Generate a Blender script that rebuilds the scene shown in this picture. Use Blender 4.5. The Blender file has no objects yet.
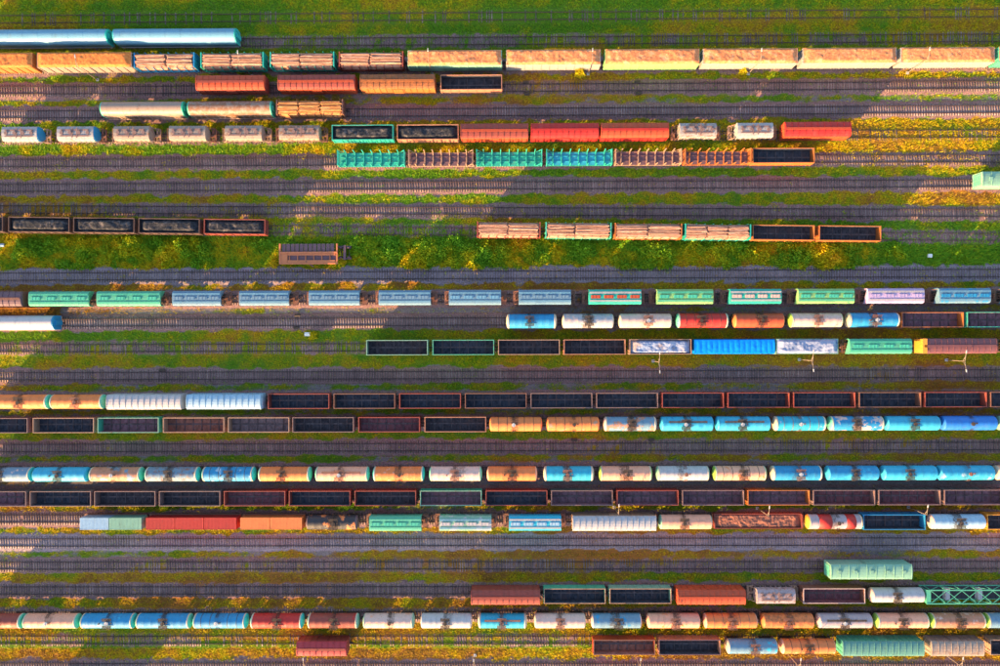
import bpy, math, random
import numpy as np
from mathutils import Vector, Matrix

# ------------------------------------------------------------------ camera, sky, sun, exposure
SC = bpy.context.scene
COL = SC.collection
FPX, CAM_H = 713.0, 155.0            # focal length in photo pixels (1000 wide), flying height in metres
ROLL, YAW = 0.0032, 0.0070
_back = Vector((YAW, 0, 1)).normalized()
_right = Vector((math.cos(ROLL), -math.sin(ROLL), 0))
_right = (_right - _back * _right.dot(_back)).normalized()
_up = _back.cross(_right)
cam_d = bpy.data.cameras.new('camera')
cam_d.sensor_width = 36.0
cam_d.lens = 36.0 * FPX / 1000.0
cam_d.clip_end = 5000
cam_d.clip_start = 1
cam = bpy.data.objects.new('camera', cam_d)
COL.objects.link(cam)
cam.matrix_world = Matrix(((_right.x, _up.x, _back.x, 0), (_right.y, _up.y, _back.y, 0), (_right.z, _up.z, _back.z, CAM_H), (0, 0, 0, 1)))
SC.camera = cam

SUN_EL, SUN_AZ = math.radians(11.5), math.radians(220)      # azimuth clockwise from +Y
wd = bpy.data.worlds.new("World")
SC.world = wd
wd.use_nodes = True
nt = wd.node_tree
bg = nt.nodes['Background']
sky = nt.nodes.new('ShaderNodeTexSky')
sky.sky_type = 'NISHITA'
sky.sun_disc = False
sky.sun_elevation = SUN_EL
sky.sun_rotation = SUN_AZ
sky.altitude = 150
sky.air_density = 1.0
sky.dust_density = 2.0
sky.ozone_density = 1.2
nt.links.new(sky.outputs[0], bg.inputs[0])
bg.inputs[1].default_value = 0.15
sun_d = bpy.data.lights.new('sun', 'SUN')
sun_d.energy = 5.0
sun_d.color = (1.0, 0.61, 0.25)
sun_d.angle = math.radians(0.5)
sun = bpy.data.objects.new('sun', sun_d)
COL.objects.link(sun)
_s = Vector((math.sin(SUN_AZ) * math.cos(SUN_EL), math.cos(SUN_AZ) * math.cos(SUN_EL), math.sin(SUN_EL)))
sun.rotation_euler = _s.to_track_quat('Z', 'Y').to_euler()
SC.view_settings.view_transform = 'Standard'
SC.view_settings.look = 'None'
SC.view_settings.gamma = 1.0
SC.view_settings.exposure = 2.05
SC.cycles.use_denoising = True
SC.cycles.max_bounces = 5

RND = random.Random(7)


def W(px, py, z=0.0):
    """point of the place at height z that shows at photo pixel px, py"""
    d = _right * ((px - 500) / FPX) + _up * ((333 - py) / FPX) - _back
    t = (CAM_H - z) / -d.z
    return Vector((d.x * t, d.y * t, z))


# ------------------------------------------------------------------ value noise for layout
_rs = np.random.RandomState(5)
_tab = _rs.rand(256, 256)


def vnoise(x, y, s, off=0):
    x = np.asarray(x) / s + 37.3 * off + 1000
    y = np.asarray(y) / s + 11.7 * off + 1000
    xi, yi = np.floor(x).astype(int), np.floor(y).astype(int)
    fx, fy = x - xi, y - yi
    fx, fy = fx * fx * (3 - 2 * fx), fy * fy * (3 - 2 * fy)
    a = _tab[yi % 256, xi % 256]; b = _tab[yi % 256, (xi + 1) % 256]
    c = _tab[(yi + 1) % 256, xi % 256]; d = _tab[(yi + 1) % 256, (xi + 1) % 256]
    return (a * (1 - fx) + b * fx) * (1 - fy) + (c * (1 - fx) + d * fx) * fy


def fbm(x, y, s, off=0):
    return (vnoise(x, y, s, off) * .5 + vnoise(x, y, s / 2.1, off + 1) * .28 + vnoise(x, y, s / 4.3, off + 2) * .15 + vnoise(x, y, s / 9, off + 3) * .07)


# ------------------------------------------------------------------ mesh building
class MB:
    def __init__(s):
        s.v, s.f, s.sm = [], [], []

    def add(s, vs, fs, smooth=False):
        n = len(s.v)
        s.v += [tuple(p) for p in vs]
        s.f += [tuple(i + n for i in q) for q in fs]
        s.sm += [smooth] * len(fs)

    def box(s, x0, x1, y0, y1, z0, z1):
        s.add([(x0, y0, z0), (x1, y0, z0), (x1, y1, z0), (x0, y1, z0), (x0, y0, z1), (x1, y0, z1), (x1, y1, z1), (x0, y1, z1)],
              [(0, 3, 2, 1), (4, 5, 6, 7), (0, 1, 5, 4), (1, 2, 6, 5), (2, 3, 7, 6), (3, 0, 4, 7)])
        return s

    def bar(s, a, b, w, h=None):
        a, b = Vector(a), Vector(b)
        h = h or w
        d = (b - a).normalized()
        u = d.cross(Vector((0, 0, 1)))
        if u.length < 1e-3:
            u = Vector((1, 0, 0))
        u.normalize()
        k = u.cross(d)
        P = []
        for p in (a, b):
            for i, j in ((-1, -1), (1, -1), (1, 1), (-1, 1)):
                P.append(p + u * (i * w / 2) + k * (j * h / 2))
        s.add(P, [(0, 1, 2, 3), (7, 6, 5, 4), (0, 4, 5, 1), (1, 5, 6, 2), (2, 6, 7, 3), (3, 7, 4, 0)])
        return s

    def tube(s, a, b, r0, r1=None, n=8, cap=True):
        a, b = Vector(a), Vector(b)
        r1 = r0 if r1 is None else r1
        d = (b - a).normalized()
        u = d.orthogonal().normalized()
        k = d.cross(u)
        P = []
        for p, r in ((a, r0), (b, r1)):
            for i in range(n):
                t = 2 * math.pi * i / n
                P.append(p + u * (r * math.cos(t)) + k * (r * math.sin(t)))
        s.add(P, [(i, (i + 1) % n, n + (i + 1) % n, n + i) for i in range(n)], True)
        if cap:
            s.add(P[:n], [tuple(reversed(range(n)))])
            s.add(P[n:], [tuple(range(n))])
        return s

    def lathe(s, rings, zc, n=28):
        """rings: (x, r) along the x axis"""
        P, F = [], []
        for x, r in rings:
            for i in range(n):
                t = 2 * math.pi * i / n
                P.append((x, r * math.cos(t), zc + r * math.sin(t)))
        for k in range(len(rings) - 1):
            for i in range(n):
                j = (i + 1) % n
                F.append((k * n + i, (k + 1) * n + i, (k + 1) * n + j, k * n + j))
        s.add(P, F, True)
        return s

    def ext(s, prof, x0, x1, smooth=False, caps=True):
        """closed (y, z) profile run from x0 to x1"""
        n = len(prof)
        P = [(x0, y, z) for y, z in prof] + [(x1, y, z) for y, z in prof]
        s.add(P, [(i, (i + 1) % n, n + (i + 1) % n, n + i) for i in range(n)], smooth)
        if caps:
            s.add(P[:n], [tuple(reversed(range(n)))])
            s.add(P[n:], [tuple(range(n))])
        return s

    def grid(s, X, Y, Z, smooth=True):
        """Z[j][i] over X[i], Y[j]"""
        P = [(x, y, Z[j][i]) for j, y in enumerate(Y) for i, x in enumerate(X)]
        n = len(X)
        F = [(j * n + i, j * n + i + 1, (j + 1) * n + i + 1, (j + 1) * n + i) for j in range(len(Y) - 1) for i in range(n - 1)]
        s.add(P, F, smooth)
        return s

    def mesh(s, name):
        me = bpy.data.meshes.new(name)
        me.from_pydata(s.v, [], s.f)
        me.polygons.foreach_set('use_smooth', s.sm)
        me.materials.append(None)
        return me


def np_mesh(name, V, F, smooth=False):
    """V (n,3), F (m,k) with k = 3 or 4"""
    me = bpy.data.meshes.new(name)
    m, k = F.shape
    me.vertices.add(len(V)); me.vertices.foreach_set('co', V.astype(np.float32).ravel())
    me.loops.add(m * k); me.loops.foreach_set('vertex_index', F.astype(np.int32).ravel())
    me.polygons.add(m)
    me.polygons.foreach_set('loop_start', np.arange(0, m * k, k, dtype=np.int32))
    if smooth:
        me.polygons.foreach_set('use_smooth', np.ones(m, dtype=bool))
    me.update(calc_edges=True)
    me.materials.append(None)
    return me


_cache = {}


def cached(key, fn):
    if key not in _cache:
        _cache[key] = fn().mesh(key[0] if isinstance(key, tuple) else key)
    return _cache[key]


def obj(name, me, mat, parent=None, loc=None, rot=None):
    o = bpy.data.objects.new(name, me)
    COL.objects.link(o)
    if me is not None and mat is not None:
        o.material_slots[0].link = 'OBJECT'
        o.material_slots[0].material = mat
    if parent is not None:
        o.parent = parent
    if loc is not None:
        o.location = loc
    if rot is not None:
        o.rotation_euler = rot
    return o


LABELS = {}


def tag(o, label, cat, group=None, kind=None):
    if label:
        if label in LABELS:
            print('DUPLICATE LABEL', label)
        n = len(label.replace('-', ' ').split())
        if n > 16 or n < 4:
            print('LABEL LENGTH', n, label)
        LABELS[label] = o
        o['label'] = label
    if cat:
        o['category'] = cat
    if group:
        o['group'] = group
    if kind:
        o['kind'] = kind
    return o


# ------------------------------------------------------------------ materials
def node_mat(name, rough=0.6, metal=0.0, spec=0.4):
    m = bpy.data.materials.new(name)
    m.use_nodes = True
    t = m.node_tree
    b = t.nodes['Principled BSDF']
    b.inputs['Roughness'].default_value = rough
    b.inputs['Metallic'].default_value = metal
    b.inputs['Specular IOR Level'].default_value = spec
    return m, t, b


def N(t, typ, **kw):
    n = t.nodes.new(typ)
    for k, v in kw.items():
        setattr(n, k, v)
    return n


def rgb(c):
    return (c[0], c[1], c[2], 1)


def noise(t, vec, scale, detail=6, rough=0.6):
    n = N(t, 'ShaderNodeTexNoise')
    n.inputs['Scale'].default_value = scale
    n.inputs['Detail'].default_value = detail
    n.inputs['Roughness'].default_value = rough
    t.links.new(vec, n.inputs['Vector'])
    return n.outputs['Fac']


def ramp(t, fac, a, b, lo=0.0, hi=1.0):
    n = N(t, 'ShaderNodeMapRange')
    n.interpolation_type = 'SMOOTHSTEP'
    n.inputs['From Min'].default_value = a
    n.inputs['From Max'].default_value = b
    n.inputs['To Min'].default_value = lo
    n.inputs['To Max'].default_value = hi
    t.links.new(fac, n.inputs['Value'])
    return n.outputs[0]


def mix(t, fac, a, b, mode='MIX'):
    n = N(t, 'ShaderNodeMix', data_type='RGBA', blend_type=mode)
    for s, v in ((n.inputs[0], fac), (n.inputs[6], a), (n.inputs[7], b)):
        if isinstance(v, (int, float)):
            s.default_value = v
        elif isinstance(v, tuple):
            s.default_value = rgb(v)
        else:
            t.links.new(v, s)
    return n.outputs[2]


def math_n(t, op, a, b=None):
    n = N(t, 'ShaderNodeMath', operation=op)
    for s, v in ((n.inputs[0], a), (n.inputs[1], b)):
        if v is None:
            continue
        if isinstance(v, (int, float)):
            s.default_value = v
        else:
            t.links.new(v, s)
    return n.outputs[0]


def obj_coord(t):
    tc = N(t, 'ShaderNodeTexCoord')
    oi = N(t, 'ShaderNodeObjectInfo')
    va = N(t, 'ShaderNodeVectorMath', operation='ADD')
    mu = N(t, 'ShaderNodeMath', operation='MULTIPLY')
    t.links.new(oi.outputs['Random'], mu.inputs[0])
    mu.inputs[1].default_value = 91.0
    t.links.new(tc.outputs['Object'], va.inputs[0])
    t.links.new(mu.outputs[0], va.inputs[1])
    return tc.outputs['Object'], va.outputs[0], oi.outputs['Random']


_paints = {}


def interior(c, dusty=False):
    key = ('in', c, dusty)
    if key not in _paints:
        _paints[key] = rough_mat('worn_interior', tuple(v * .8 for v in c), (c[0] * 1.5 + .045, c[1] * 1.5 + .038, c[2] * 1.5 + .040), 1.3, (c[0] * 1.2 + .05, c[1] * 1.0 + .028, c[2] + .022), .03, .8, .3, .7, (1.2, .7, 1))
    return _paints[key]

RUST = (0.20, 0.075, 0.03)


def paint(c, rust=0.25, rustc=RUST, c2=None, amt2=0.0, spill=0.0, spillc=(0.045, 0.022, 0.014), rough=0.6, streak=0.6, band=0.0):
    """weathered paint: colour, rust share, second colour in big worn patches, an oil spill about the middle of a tank"""
    key = (c, rust, rustc, c2, amt2, spill, spillc, rough, streak, band)
    if key in _paints:
        return _paints[key]
    m, t, b = node_mat('paint', rough)
    oc, vc, rnd = obj_coord(t)
    col = mix(t, ramp(t, rnd, 0, 1, 0.0, 0.16), c, (c[0] * .6, c[1] * .62, c[2] * .7))
    # faded and dirty streaks running down over the flanks
    mp = N(t, 'ShaderNodeMapping'); mp.inputs['Scale'].default_value = (2.2, 0.35, 0.35)
    t.links.new(vc, mp.inputs['Vector'])
    st = noise(t, mp.outputs[0], 1.3, 5, 0.7)
    col = mix(t, ramp(t, st, 0.50, 0.75, 0, streak), col, (c[0] * .45 + .02, c[1] * .42 + .015, c[2] * .42 + .012))
    big = noise(t, vc, 0.45, 4, 0.65)
    col = mix(t, ramp(t, big, 0.55, 0.75, 0, 0.3), col, (min(c[0] * 1.15 + .08, .85), min(c[1] * 1.15 + .08, .85), min(c[2] * 1.15 + .08, .85)))
    if c2:
        n2 = noise(t, vc, 0.5, 6, 0.62)
        lo = 0.70 - 0.4 * amt2
        col = mix(t, ramp(t, n2, lo, lo + 0.05), col, c2)
    if rust > 0:
        rn = noise(t, vc, 1.1, 9, 0.75)
        lo = 0.68 - 0.27 * rust
        col = mix(t, ramp(t, rn, lo, lo + 0.10, 0, 0.85), col, rustc)
        r2 = noise(t, mp.outputs[0], 4.5, 6, 0.8)
        col = mix(t, ramp(t, r2, 0.64 - .2 * rust, 0.76 - .2 * rust, 0, 0.7), col, (rustc[0] * .7, rustc[1] * .7, rustc[2] * .7))
    if spill > 0:
        sx = N(t, 'ShaderNodeSeparateXYZ'); t.links.new(oc, sx.inputs[0])
        ax = math_n(t, 'ABSOLUTE', math_n(t, 'ADD', sx.outputs[0], math_n(t, 'MULTIPLY', math_n(t, 'SUBTRACT', rnd, 0.5), 1.4)))
        sp = noise(t, vc, 1.6, 7, 0.75)
        d = math_n(t, 'ADD', ax, math_n(t, 'MULTIPLY', math_n(t, 'SUBTRACT', sp, 0.5), -3.4))
        col = mix(t, math_n(t, 'MULTIPLY', ramp(t, d, 0.25 + spill * .55, 0.75 + spill * .55, min(1, .65 + spill * .5), 0), math_n(t, 'MULTIPLY', ramp(t, noise(t, vc, 3.2, 4, .7), .36, .52, .1, 1), ramp(t, math_n(t, 'FRACT', math_n(t, 'MULTIPLY', rnd, 7.3)), 0, 1, .3, 1))), col, spillc)
    soot = noise(t, vc, 0.9, 7, 0.8)
    col = mix(t, ramp(t, soot, 0.5, 0.68, 0, 0.45), col, (c[0] * .38 + .03, c[1] * .34 + .022, c[2] * .34 + .02))
    fine = noise(t, vc, 9.0, 4, 0.7)
    col = mix(t, ramp(t, fine, 0.35, 0.7, 0.0, 0.35), col, (c[0] * .5, c[1] * .45, c[2] * .42))
    t.links.new(col, b.inputs['Base Color'])
    t.links.new(ramp(t, big, 0.2, 0.8, rough - .1, rough + .2), b.inputs['Roughness'])
    bp = N(t, 'ShaderNodeBump'); bp.inputs['Strength'].default_value = 0.35; bp.inputs['Distance'].default_value = 0.03
    t.links.new(noise(t, vc, 2.2, 6, 0.7), bp.inputs['Height'])
    t.links.new(bp.outputs[0], b.inputs['Normal'])
    _paints[key] = m
    return m


def rough_mat(name, c1, c2, scale, c3=None, bump=0.05, rough=0.9, lo=0.35, hi=0.65, stretch=(1, 1, 1)):
    m, t, b = node_mat(name, rough, spec=0.2)
    oc, vc, rnd = obj_coord(t)
    mp = N(t, 'ShaderNodeMapping'); mp.inputs['Scale'].default_value = stretch
    t.links.new(vc, mp.inputs['Vector'])
    v = mp.outputs[0]
    col = mix(t, ramp(t, noise(t, v, scale, 7, 0.7), lo, hi), c1, c2)
    if c3:
        col = mix(t, ramp(t, noise(t, v, scale * .33, 6, 0.7), 0.52, 0.64), col, c3)
    t.links.new(col, b.inputs['Base Color'])
    bp = N(t, 'ShaderNodeBump'); bp.inputs['Strength'].default_value = 0.8; bp.inputs['Distance'].default_value = bump
    t.links.new(noise(t, v, scale * 1.7, 6, 0.75), bp.inputs['Height'])
    t.links.new(bp.outputs[0], b.inputs['Normal'])
    return m


M_COAL = rough_mat('coal', (0.010, 0.011, 0.015), (0.035, 0.036, 0.045), 2.5, (0.10, 0.085, 0.085), 0.12)
M_CHIP = rough_mat('wood_chips', (0.46, 0.15, 0.06), (0.60, 0.23, 0.10), 2.2, (0.62, 0.30, 0.16), 0.12)
M_CHIP2 = rough_mat('wood_chips_dark', (0.44, 0.12, 0.03), (0.60, 0.20, 0.055), 2.0, (0.54, 0.17, 0.045), 0.10)
M_LOG = rough_mat('pine_bark', (0.46, 0.25, 0.18), (0.24, 0.11, 0.075), 3.0, (0.58, 0.36, 0.28), 0.03, stretch=(.35, 3, 3))
M_LOG2 = rough_mat('brown_bark', (0.52, 0.22, 0.08), (0.26, 0.10, 0.04), 3.0, (0.52, 0.28, 0.14), 0.03, stretch=(.35, 3, 3))
M_STEEL = rough_mat('dark_steel', (0.035, 0.028, 0.025), (0.085, 0.055, 0.04), 3, None, 0.01, 0.6)
M_WHEEL = rough_mat('wheel_steel', (0.05, 0.04, 0.035), (0.12, 0.08, 0.06), 4, None, 0.005, 0.45)
M_TARP = rough_mat('silver_sheet', (0.16, 0.20, 0.32), (0.27, 0.30, 0.42), 0.8, (0.06, 0.10, 0.22), 0.06, 0.4)
M_TARPB = rough_mat('blue_sheet', (0.0, 0.16, 0.62), (0.0, 0.22, 0.72), 1.5, None, 0.02, 0.5)
M_TARPW = rough_mat('white_blue_load', (0.28, 0.31, 0.42), (0.09, 0.16, 0.33), 0.9, (0.24, 0.19, 0.20), 0.1, 0.6)
M_SCRAP = rough_mat('scrap', (0.20, 0.07, 0.05), (0.30, 0.12, 0.08), 2.2, (0.15, 0.07, 0.06), 0.15)
M_WHITE = paint((0.75, 0.75, 0.74), 0.05)
M_GREY = paint((0.42, 0.42, 0.44), 0.15)

C = dict(
    orange=(0.66, 0.18, 0.05), cream=(0.66, 0.31, 0.21), white=(0.42, 0.39, 0.41), pinkw=(0.58, 0.385, 0.34), blue=(0.012, 0.215, 0.44),
    teal=(0.015, 0.34, 0.50), sky=(0.025, 0.33, 0.52), deep=(0.012, 0.15, 0.52), red=(0.42, 0.02, 0.018), vermil=(0.42, 0.062, 0.022),
    brick=(0.26, 0.048, 0.035), brown=(0.20, 0.085, 0.06), mint=(0.07, 0.35, 0.23), lime=(0.20, 0.40, 0.15), green=(0.05, 0.40, 0.28),
    turq=(0.015, 0.36, 0.29), lav=(0.40, 0.31, 0.52), grey=(0.34, 0.34, 0.38), lblue=(0.12, 0.225, 0.33), pale=(0.27, 0.42, 0.56),
    yellow=(0.70, 0.28, 0.03), dark=(0.028, 0.026, 0.034), tan=(0.36, 0.215, 0.15), maroon=(0.12, 0.045, 0.055), navy=(0.020, 0.027, 0.042),
    peach=(0.42, 0.18, 0.11), ochre=(0.42, 0.125, 0.03), purple=(0.13, 0.07, 0.09), capg=(0.10, 0.46, 0.32), capl=(0.25, 0.42, 0.07),
    capt=(0.03, 0.42, 0.40), palegreen=(0.18, 0.36, 0.27), scream=(0.50, 0.41, 0.32), greyl=(0.36, 0.29, 0.32), sooty=(0.10, 0.055, 0.045), roserust=(0.17, 0.06, 0.07), cemw=(0.33, 0.31, 0.32), cemd=(0.30, 0.235, 0.20), dusty=(0.14, 0.10, 0.105), dwhite=(0.30, 0.28, 0.27), rusto=(0.52, 0.17, 0.07), ice=(0.12, 0.29, 0.43), rose=(0.20, 0.12, 0.115), dcream=(0.27, 0.20, 0.165))

# ------------------------------------------------------------------ wagon parts (local frame: x along the track, z from the rail head)


def wheelset_mb():
    m = MB()
    m.tube((0, -.95, .475), (0, .95, .475), .09)
    for s in (-1, 1):
        m.tube((0, s * .70, .475), (0, s * .83, .475), .475, n=16)
        m.tube((0, s * .68, .475), (0, s * .70, .475), .51, n=16)
    return m


def bogie_mb():
    m = MB()
    for s in (-1, 1):
        m.box(-1.25, 1.25, s * 1.02 - .09, s * 1.02 + .09, .55, .78)
        m.box(-.45, .45, s * 1.02 - .11, s * 1.02 + .11, .28, .55)
        for k in (-.925, .925):
            m.box(k - .17, k + .17, s * 1.02 - .13, s * 1.02 + .13, .33, .64)
    m.box(-.25, .25, -1.15, 1.15, .60, .88)
    return m


def coupler_mb():
    m = MB()
    m.box(-.45, .15, -.11, .11, .93, 1.17)
    m.box(.10, .42, -.22, .16, .88, 1.22)
    m.box(.38, .62, -.20, -.04, .90, 1.20)
    return m


def under(root, L, base):
    """running gear shared by every wagon; L = body length"""
    for s in (-1, 1):
        b = obj('bogie', cached('bogie', bogie_mb), M_STEEL, root, (s * (L / 2 - L * .165), 0, 0))
        for k in (-.925, .925):
            obj('wheelset', cached('wheelset', wheelset_mb), M_WHEEL, b, (k, 0, 0))
        obj('coupler', cached('coupler', coupler_mb), M_STEEL, root, (s * (L / 2 + .1), 0, 0), (0, 0, 0 if s > 0 else math.pi))

    def fr():
        m = MB()
        m.box(-L / 2 + .05, L / 2 - .05, -.18, .18, .90, 1.22)
        for s in (-1, 1):
            m.box(s * (L / 2 - .25) - .2, s * (L / 2 - .25) + .2, -1.40, 1.40, .98, 1.24)
        for k in (-.165, 0, .165):
            m.box(k * L - .08, k * L + .08, -1.4, 1.4, 1.02, 1.20)
        return m
    obj('underframe', cached(('underframe', L), fr), base, root)


def gondola(root, L, rimc, inside, outer=None, h=3.50, nrib=8, w=1.52, hatches=True):
    outer = outer or rimc
    under(root, L, outer)
    x = L / 2

    def floor():
        m = MB()
        m.box(-x + .06, x - .06, -w + .06, w - .06, 1.25, 1.36)
        return m

    def ridge():
        m = MB()
        m.box(-x + .1, x - .1, -.16, .16, 1.362, 1.52)
        for i in range(1, nrib - 1):
            k = -x + 2 * x * i / (nrib - 1)
            m.box(k - .09, k + .09, -w + .10, w - .10, 1.362, 1.48)
        return m

    def side():
        m = MB()
        m.box(-x, x, w - .05, w, 1.22, h - .12)
        for i in range(nrib):
            k = -x + .12 + (2 * x - .24) * i / (nrib - 1)
            m.add([(k - .10, w, 1.22), (k + .10, w, 1.22), (k + .10, w + .15, 1.22), (k - .10, w + .15, 1.22),
                   (k - .10, w, h - .1), (k + .10, w, h - .1), (k + .10, w + .09, h - .1), (k - .10, w + .09, h - .1)],
                  [(0, 3, 2, 1), (4, 5, 6, 7), (0, 1, 5, 4), (1, 2, 6, 5), (2, 3, 7, 6), (3, 0, 4, 7)])
        m.box(-x, x, w, w + .08, 1.10, 1.26)
        return m

    def lining():
        m = MB()
        m.box(-x + .06, x - .06, w - .09, w - .053, 1.36, h - .13)
        for i in range(nrib):
            k = -x + .25 + (2 * x - .5) * i / (nrib - 1)
            m.box(k - .05, k + .05, w - .13, w - .09, 1.36, h - .13)
        return m

    def end():
        m = MB()
        m.box(x - .05, x, -w, w, 1.22, h - .12)
        for z in (1.7, 2.3, 2.9):
            m.box(x, x + .08, -w + .05, w - .05, z - .07, z + .07)
        for y in (-.75, .75, -w + .07, w - .07):
            m.box(x, x + .12, y - .07, y + .07, 1.2, h - .12)
        return m

    def rim():
        m = MB()
        m.box(-x - .04, x + .04, w - .06, w + .08, h - .12, h)
        m.box(-x - .04, x + .04, -w - .08, -w + .06, h - .12, h)
        for s in (-1, 1):
            m.box(s * (x - .03) - .07, s * (x - .03) + .07, -w + .06, w - .06, h - .12, h)
        return m
    obj('floor', cached(('floor', L, w), floor), inside, root)
    if h < 4:
        obj('floor_ridge', cached(('floor_ridge', L, w, nrib), ridge), interior((.07, .055, .06), True), root)
    sd = cached(('side_wall', L, h, w, nrib), side)
    ln = cached(('side_lining', L, h, w, nrib), lining)
    en = cached(('end_wall', L, h, w), end)
    for r in (0, math.pi):
        obj('side_wall', sd, outer, root, rot=(0, 0, r))
        obj('side_lining', ln, inside, root, rot=(0, 0, r))
        obj('end_wall', en, outer, root, rot=(0, 0, r))
    obj('top_rim', cached(('top_rim', L, h, w), rim), rimc, root)


def heap_mb(L, W2, z0, h, seed, lump=1.0, nx=90, ny=18, fall=0.5):
    m = MB()
    X = np.linspace(-L / 2, L / 2, nx); Y = np.linspace(-W2, W2, ny)
    gx, gy = np.meshgrid(X, Y)
    e = np.clip((W2 - np.abs(gy)) / (W2 * fall), 0, 1) * np.clip((L / 2 - np.abs(gx)) / 1.2, 0, 1)
    e = e * e * (3 - 2 * e)
    z = z0 + e * h * (.45 + .9 * fbm(gx + seed * 13.1, gy * 1.3, 2.4 * lump, seed)) + .16 * (fbm(gx, gy, .5, seed + 3) - .5)
    return m.grid(list(X), list(Y), z.tolist())


def logs_mb(L, w, ztop, seed):
    """two long piles of logs, the outer column of logs seen down to the sill"""
    r = random.Random(seed)
    m = MB()
    cut = r.uniform(-.06, .06)
    n3 = r.random() < .25
    spans = [(-.5, -.17), (-.17, .16), (.16, .5)] if n3 else [(-.5, cut), (cut, .5)]
    for s0, s1 in spans:
        xc, hl = L * (s0 + s1) / 2, L * (s1 - s0) / 2 - .05
        spots = []
        for layer in range(3):
            n = 11 - layer * 2
            for i in range(n):
                ww = w - .12 - layer * .16
                spots.append((-ww + 2 * ww * (i + .5) / n, ztop - .30 + layer * .17 - abs(i - n / 2) * .012))
        z = 1.60
        while z < ztop - .35:
            for sgn in (-1, 1):
                spots.append((sgn * (w - .10 - r.uniform(0, .05)), z))
            z += .235
        for y, zz in spots:
            rr = r.uniform(.10, .165)
            l0, l1 = hl + r.uniform(-.40, .08), hl + r.uniform(-.40, .08)
            m.tube((xc - l0, y + r.uniform(-.07, .07), zz + r.uniform(-.04, .05)), (xc + l1, y + r.uniform(-.07, .07), zz + r.uniform(-.04, .05)), rr, rr * r.uniform(.7, 1), n=6)
    m.box(-L / 2 + .4, L / 2 - .4, -w + .25, w - .25, 1.5, ztop - .42)
    return m


def log_carrier(root, L, framem, deckm):
    under(root, L, framem)
    x = L / 2

    def deck():
        return MB().box(-x + .06, x - .06, -1.46, 1.46, 1.25, 1.38)

    def sill():
        return MB().box(-x, x, 1.462, 1.54, 1.05, 1.75)

    def stake():
        m = MB()
        m.add([(-.08, 1.545, 1.05), (.08, 1.545, 1.05), (.08, 1.70, 1.05), (-.08, 1.70, 1.05),
               (-.06, 1.50, 4.05), (.06, 1.50, 4.05), (.06, 1.60, 4.05), (-.06, 1.60, 4.05)],
              [(0, 3, 2, 1), (4, 5, 6, 7), (0, 1, 5, 4), (1, 2, 6, 5), (2, 3, 7, 6), (3, 0, 4, 7)])
        return m

    def end():
        m = MB()
        m.box(x - .10, x, -1.5, 1.5, 1.39, 3.95)
        m.box(x - .18, x + .08, -1.56, 1.56, 3.953, 4.08)
        for y in (-1.5, -.5, .5, 1.5):
            m.box(x + .002, x + .12, y - .07, y + .07, 1.2, 3.95)
        return m
    obj('deck', cached(('log_deck', L), deck), deckm, root)
    for r in (0, math.pi):
        obj('side_sill', cached(('log_sill', L), sill), framem, root, rot=(0, 0, r))
        obj('end_wall', cached(('log_end', L), end), framem, root, rot=(0, 0, r))
        for i in range(8):
            obj('stake', cached('log_stake', stake), framem, root, (-x + .6 + (2 * x - 1.2) * i / 7, 0, 0), (0, 0, r))


def dome_rings(L, R, d=.42, n=7):
    """half ellipse ends of a tank"""
    a = [(L / 2 - d + d * math.sin(t), R * math.cos(t)) for t in np.linspace(0, math.pi / 2 - .02, n)]
    return a


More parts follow.
